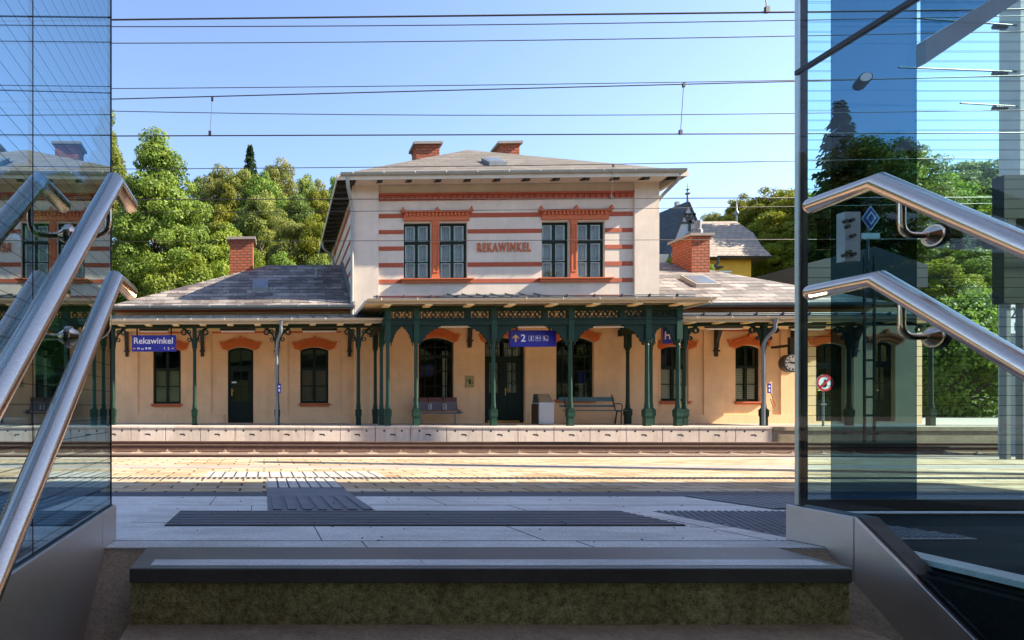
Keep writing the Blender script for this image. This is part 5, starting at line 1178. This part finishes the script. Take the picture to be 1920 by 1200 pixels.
# ------------------------------------------------------------------ hills and trees
def hill(fn, x0, x1, y0, y1, n=30):
    mb = MB(); k = n+1
    vs = [(x0+(x1-x0)*i/n, y0+(y1-y0)*j/n, fn(x0+(x1-x0)*i/n, y0+(y1-y0)*j/n)) for j in range(k) for i in range(k)]
    mb.add(vs, [(j*k+i, j*k+i+1, (j+1)*k+i+1, (j+1)*k+i) for j in range(n) for i in range(n)]); return mb
def hz(x, y):
    s = max(0, min(1, (y-30)/48)); l = 1/(1+math.exp((x-8)/6)); r = 1/(1+math.exp(-(x-34)/6))
    return -.9 + 23*s*l + 20*s*r + .4*math.sin(x*.3+y*.2)*s
struct('hill', hill(hz, -120, 160, 29.5, 130, 60), M['grass'], smooth=True)
def hz2(x, y): s = max(0, min(1, (-14-y)/40)); return -.92+14*s
struct('hill', hill(hz2, -120, 160, -100, -12, 20), M['grass'], smooth=True)
def crown(seed, nclump, nleaf, size, asp=2.0, low=.16, cr=.15, taper=.5):
    g = np.random.default_rng(seed); cs = []; top = asp-cr*.8; bot = asp*low
    while len(cs) < nclump:
        p = g.uniform(-1,1,3); d = np.linalg.norm(p)
        if d > 1 or d < .45: continue
        w_ = .5*(1-taper*max(0,p[2])**1.5)-cr*.6
        lump = 1+.22*math.sin(3*math.atan2(p[1],p[0])+seed+4*p[2])
        cs.append((np.array([p[0]*w_*lump, p[1]*w_*lump, (bot+top)/2+p[2]*(top-bot)/2]), cr*g.uniform(.55,1.3)))
    C = []; A = []
    for c, r in cs:
        n = int(nleaf*g.uniform(.6,1.3)*(r/cr)**1.5); d = g.normal(size=(n,3)); d /= np.linalg.norm(d,axis=1)[:,None]
        rad = r*g.uniform(.25,1.0,n)**.45; C.append(c+d*rad[:,None]*np.array([1,1,.7])); A.append(d+g.normal(size=(n,3))*.6+np.array([0,0,.3]))
    C = np.concatenate(C); N = np.concatenate(A); N /= np.linalg.norm(N,axis=1)[:,None]; n = len(C)
    a = np.cross(N, g.normal(size=(n,3))); a /= np.linalg.norm(a,axis=1)[:,None]; b = np.cross(N, a); s = size*g.uniform(.6,1.3,n)[:,None]
    V = np.stack([C-a*s*1.2, C-b*s*.65, C+a*s*1.2, C+b*s*.65], 1).reshape(-1,3)
    me = bpy.data.meshes.new('crown'); me.vertices.add(len(V)); me.vertices.foreach_set('co', V.ravel().astype(np.float32))
    me.loops.add(4*n); me.loops.foreach_set('vertex_index', np.arange(4*n,dtype=np.int32)); me.polygons.add(n); me.polygons.foreach_set('loop_start', np.arange(0,4*n,4,dtype=np.int32)); me.polygons.foreach_set('loop_total', np.full(n,4,dtype=np.int32))
    me.update(calc_edges=True); me.validate(); return me, cs
def spruce(seed):
    g = np.random.default_rng(seed); z = .12; mb = MB()
    while z < .985:
        R_ = .24*(1-z)**.9+.004
        for k in range(10):
            a = g.uniform(0,6.28); L = R_*g.uniform(.55,1.1); c_, s_ = math.cos(a), math.sin(a); m = max(3, int(L/.010))
            for i in range(m):
                t_ = (i+.7)/m; w_ = .010+.028*(1-t_)*min(1, L/.1)
                for e in (-1,1):
                    p = np.array([c_*L*t_, s_*L*t_, z-.16*L*t_+.1*L*t_*t_+g.normal()*.003]); q = p+np.array([-s_*e*w_+c_*.01, c_*e*w_+s_*.01, -.010+g.normal()*.003]); d = np.array([c_,s_,0])*.0045
                    mb.add([p-d, p+d+(0,0,.003), q+d*.6, q-d*.6], [(0,1,2,3)])
        z += .017 if z < .8 else .011
    return _mesh('crown', mb, None, (0,0,0)), []
def trunk(cs, seed, asp, r=.03):
    g = random.Random(seed); mb = MB(); h0 = asp*.8; mb.tube([(0,0,-.3),(.004,.003,asp*.15),(-.012,.008,asp*.4),(.008,-.008,h0)], r, 8, r*.3)
    for c, r_ in cs[::5]:
        z = max(asp*.14, c[2]-.3*g.uniform(.6,1)); mb.tube([(0,0,z),(c[0]*.5,c[1]*.5,(z+c[2])/2+.02),(c[0]*.95,c[1]*.95,c[2])], r*.35, 5, r*.1)
    return _mesh('trunk', mb, M['bark'], (0,0,0), True)
PR = {}
def proto_tree(key, m, seed, *a, **k):
    if key == 'spruce': me, cs = spruce(seed); asp = 1.0
    else: me, cs = crown(seed, *a, **k); asp = k.get('asp', 2.0)
    me.materials.append(m); PR[key] = (me, trunk(cs, 3, asp, .012 if key == 'spruce' else .03), asp)
proto_tree('bigA', M['leaf_a'], 11, 200, 400, .0105, asp=2.3, cr=.095, taper=.75, low=.12)
proto_tree('rndB', M['leaf_b'], 12, 160, 320, .0118, asp=2.0, cr=.105, taper=.5)
proto_tree('rndC', M['leaf_c'], 13, 160, 320, .0112, asp=2.0, cr=.10, taper=.45)
proto_tree('rndD', M['leaf_d'], 14, 160, 320, .0112, asp=2.1, cr=.10, taper=.65)
proto_tree('acaA', M['leaf_e'], 15, 200, 280, .0108, asp=1.9, cr=.10, taper=.6)
proto_tree('rndA', M['leaf_a'], 16, 160, 320, .0115, asp=2.0, cr=.10, taper=.55)
proto_tree('bush', M['leaf_a'], 17, 120, 300, .0110, asp=.75, cr=.12, low=.0, taper=.5)
proto_tree('spruce', M['needle'], 18)
def tree(kind, px, pyt, Y, wpx, label, zb=None, X=None, h=None, wd=None):
    p = W(px, pyt, Y); x = p.x if X is None else X
    zb = hz(x, Y)-.1 if zb is None else zb; H = (p.z-zb) if h is None else h; wid = (wpx/F*Y*1.3) if wd is None else wd
    me, tr, asp = PR[kind]; k = wid if kind != 'spruce' else wid/.44
    t = thing('spruce_tree' if kind == 'spruce' else ('shrub' if kind == 'bush' else 'broadleaf_tree'), label, 'shrub' if kind == 'bush' else 'tree', (x, Y, zb), 'trees on the hillside')
    t.rotation_euler.z = random.uniform(0, 6.28); t.scale = (k, k, H/asp)
    for nm, me_ in zip(('crown','trunk'), (me, tr)):
        o = bpy.data.objects.new(nm, me_); COL.objects.link(o); o.parent = t
TL = [
 ('bigA',292,232,31,190,'tall sunlit green tree beside the left glass wall, highest crown of the left trees'), ('bigA',200,190,35,110,'tree whose hanging twigs reach past the left glass edge into the sky'),
 ('acaA',255,425,30.2,150,'feathery bright green tree below the tall tree at the glass edge'), ('acaA',345,440,30.6,170,'feathery bright green tree left of the left wing chimney'), ('acaA',425,405,32,130,'feathery green tree rising just behind the left wing chimney'), ('bush',300,480,29.4,190,'low leafy green shrub mass above the left end of the wing roof'), ('bush',400,480,29.6,150,'low leafy shrub left against the wing chimney base'),
 ('rndB',372,318,50,70,'dark green tree in the gap right of the tall sunlit tree'), ('rndC',410,296,46,95,'olive toned tree left of the small spruce'), ('rndD',425,325,43,75,'yellow tinged tree below the olive tree and left of the spruce'), ('rndB',476,312,46,85,'dark tree round the foot of the small spruce'), ('spruce',469,266,50,90,'single dark spruce tip against the sky left of the station roof'),
 ('rndC',452,299,45,105,'olive green tree standing before the foot of the small spruce, left half'), ('rndA',489,304,44,100,'green tree standing before the foot of the small spruce, right half'), ('rndC',522,284,46,110,'golden olive tree right of the spruce, rounded top'), ('rndC',490,345,40,120,'golden green tree in the middle of the left wood below the spruce'), ('rndC',545,395,37,120,'pale golden tree above the left wing ridge'), ('rndA',575,310,50,85,'light green tree with thin top near the station eaves'), ('rndD',600,318,46,80,'yellow green tree standing closest to the tower eaves'), ('rndA',628,318,55,70,'green tree half hidden behind the tower eave corner'), ('rndD',590,385,36,100,'bright yellow green tree beside the tower side wall'), ('rndA',530,455,32,110,'fresh green tree just above the left wing roof ridge'), ('rndA',600,455,31.5,90,'green tree tucked against the tower behind the left wing ridge'), ('acaA',480,460,31,100,'feathery green tree right behind the wing chimney'),
 ('rndA',400,400,42,120,'mid green shaded tree behind the feathery trees'), ('rndB',450,390,42,110,'deep green tree behind the golden middle tree'), ('rndB',330,360,42,120,'deep green tree behind the tall sunlit tree'), ('rndB',560,350,44,90,'dark tree between golden tree and yellow green tree'),
 ('rndA',130,300,33,150,'green tree seen through the left glass wall near its edge'), ('rndB',40,290,36,150,'dark tree seen through the left glass behind the handrail'), ('acaA',160,430,31,150,'low feathery tree seen through the left glass below the roof reflection'), ('rndA',-60,280,36,160,'tree beyond the left picture edge'), ('rndC',-180,250,38,180,'golden tree far beyond the left picture edge'), ('rndB',-330,260,40,200,'dark tree far beyond the left picture edge'), ('rndA',-500,230,42,220,'tree at the far left end of the wood'),
 ('acaA',1266,452,33,75,'leafy green bush between the right wing chimney and the tower'), ('acaA',1336,486,34,45,'sliver of bright bush right of the right wing chimney'),
 ('rndC',1335,388,62,60,'low brownish tree behind the beige roof ridge'), ('rndD',1372,362,60,60,'airy light green tree left in the right hand wood'), ('rndD',1398,350,58,85,'airy yellow green tree above the yellow house'), ('rndD',1440,336,55,110,'yellow green tree at the top of the right hand wood'), ('rndD',1472,338,50,125,'tall sunlit yellow green tree just left of the right glass edge'), ('rndA',1495,338,54,110,'green tree partly behind the right glass edge'), ('rndD',1450,415,48,115,'fresh green tree beside the yellow house'), ('rndD',1480,400,46,110,'green tree with drooping branches at the glass edge'), ('rndA',1425,400,52,80,'mid green tree right behind the yellow house roof'),
 ('rndA',1545,330,50,110,'tree behind the narrow clear strip of the right glass'), ('spruce',1575,180,44,150,'spruce seen at the left edge of the dark glass pane'), ('rndB',1625,235,44,150,'dark rounded tree in the dark glass pane'), ('rndB',1690,240,46,130,'dark tree at the right of the dark glass pane'), ('rndA',1760,310,50,140,'green tree right of the dark pane'), ('rndA',1830,285,52,150,'green tree high on the slope behind the striped glass'), ('rndD',1900,275,52,150,'yellow green tree near the concrete mast'), ('rndD',1770,470,36,130,'bright yellow green tree low behind the striped glass'), ('rndA',1840,450,38,140,'green tree low beside the concrete mast'), ('bush',1800,520,33,200,'low bright shrub behind the annex'), ('rndB',1960,260,50,170,'tree beyond the right picture edge'), ('rndA',1790,390,46,160,'mid green tree in the middle of the slope behind the striped glass'), ('rndD',1880,370,46,160,'yellow green tree on the slope left of the mast'),
]
for k, px, py, Y, wp, lb in TL: tree(k, px, py, Y, wp, lb)
for i in range(9):
    x = -44+i*11; tree(('rndB','rndA','rndC')[i%3], 0, 0, -32-3*(i%2), 0, 'wooded slope tree across the tracks behind the viewer', zb=hz2(x,-32)-.2, X=x, h=11+2*(i%3), wd=9.5)
for i, (x, y) in enumerate(((33,-18),(36,-9),(35,0),(38,8),(43,15))):
    tree(('rndA','rndB')[i%2], 0, 0, y, 0, 'wooded slope tree across the tracks behind the viewer', zb=-1.0, X=x, h=12+i%2, wd=10)
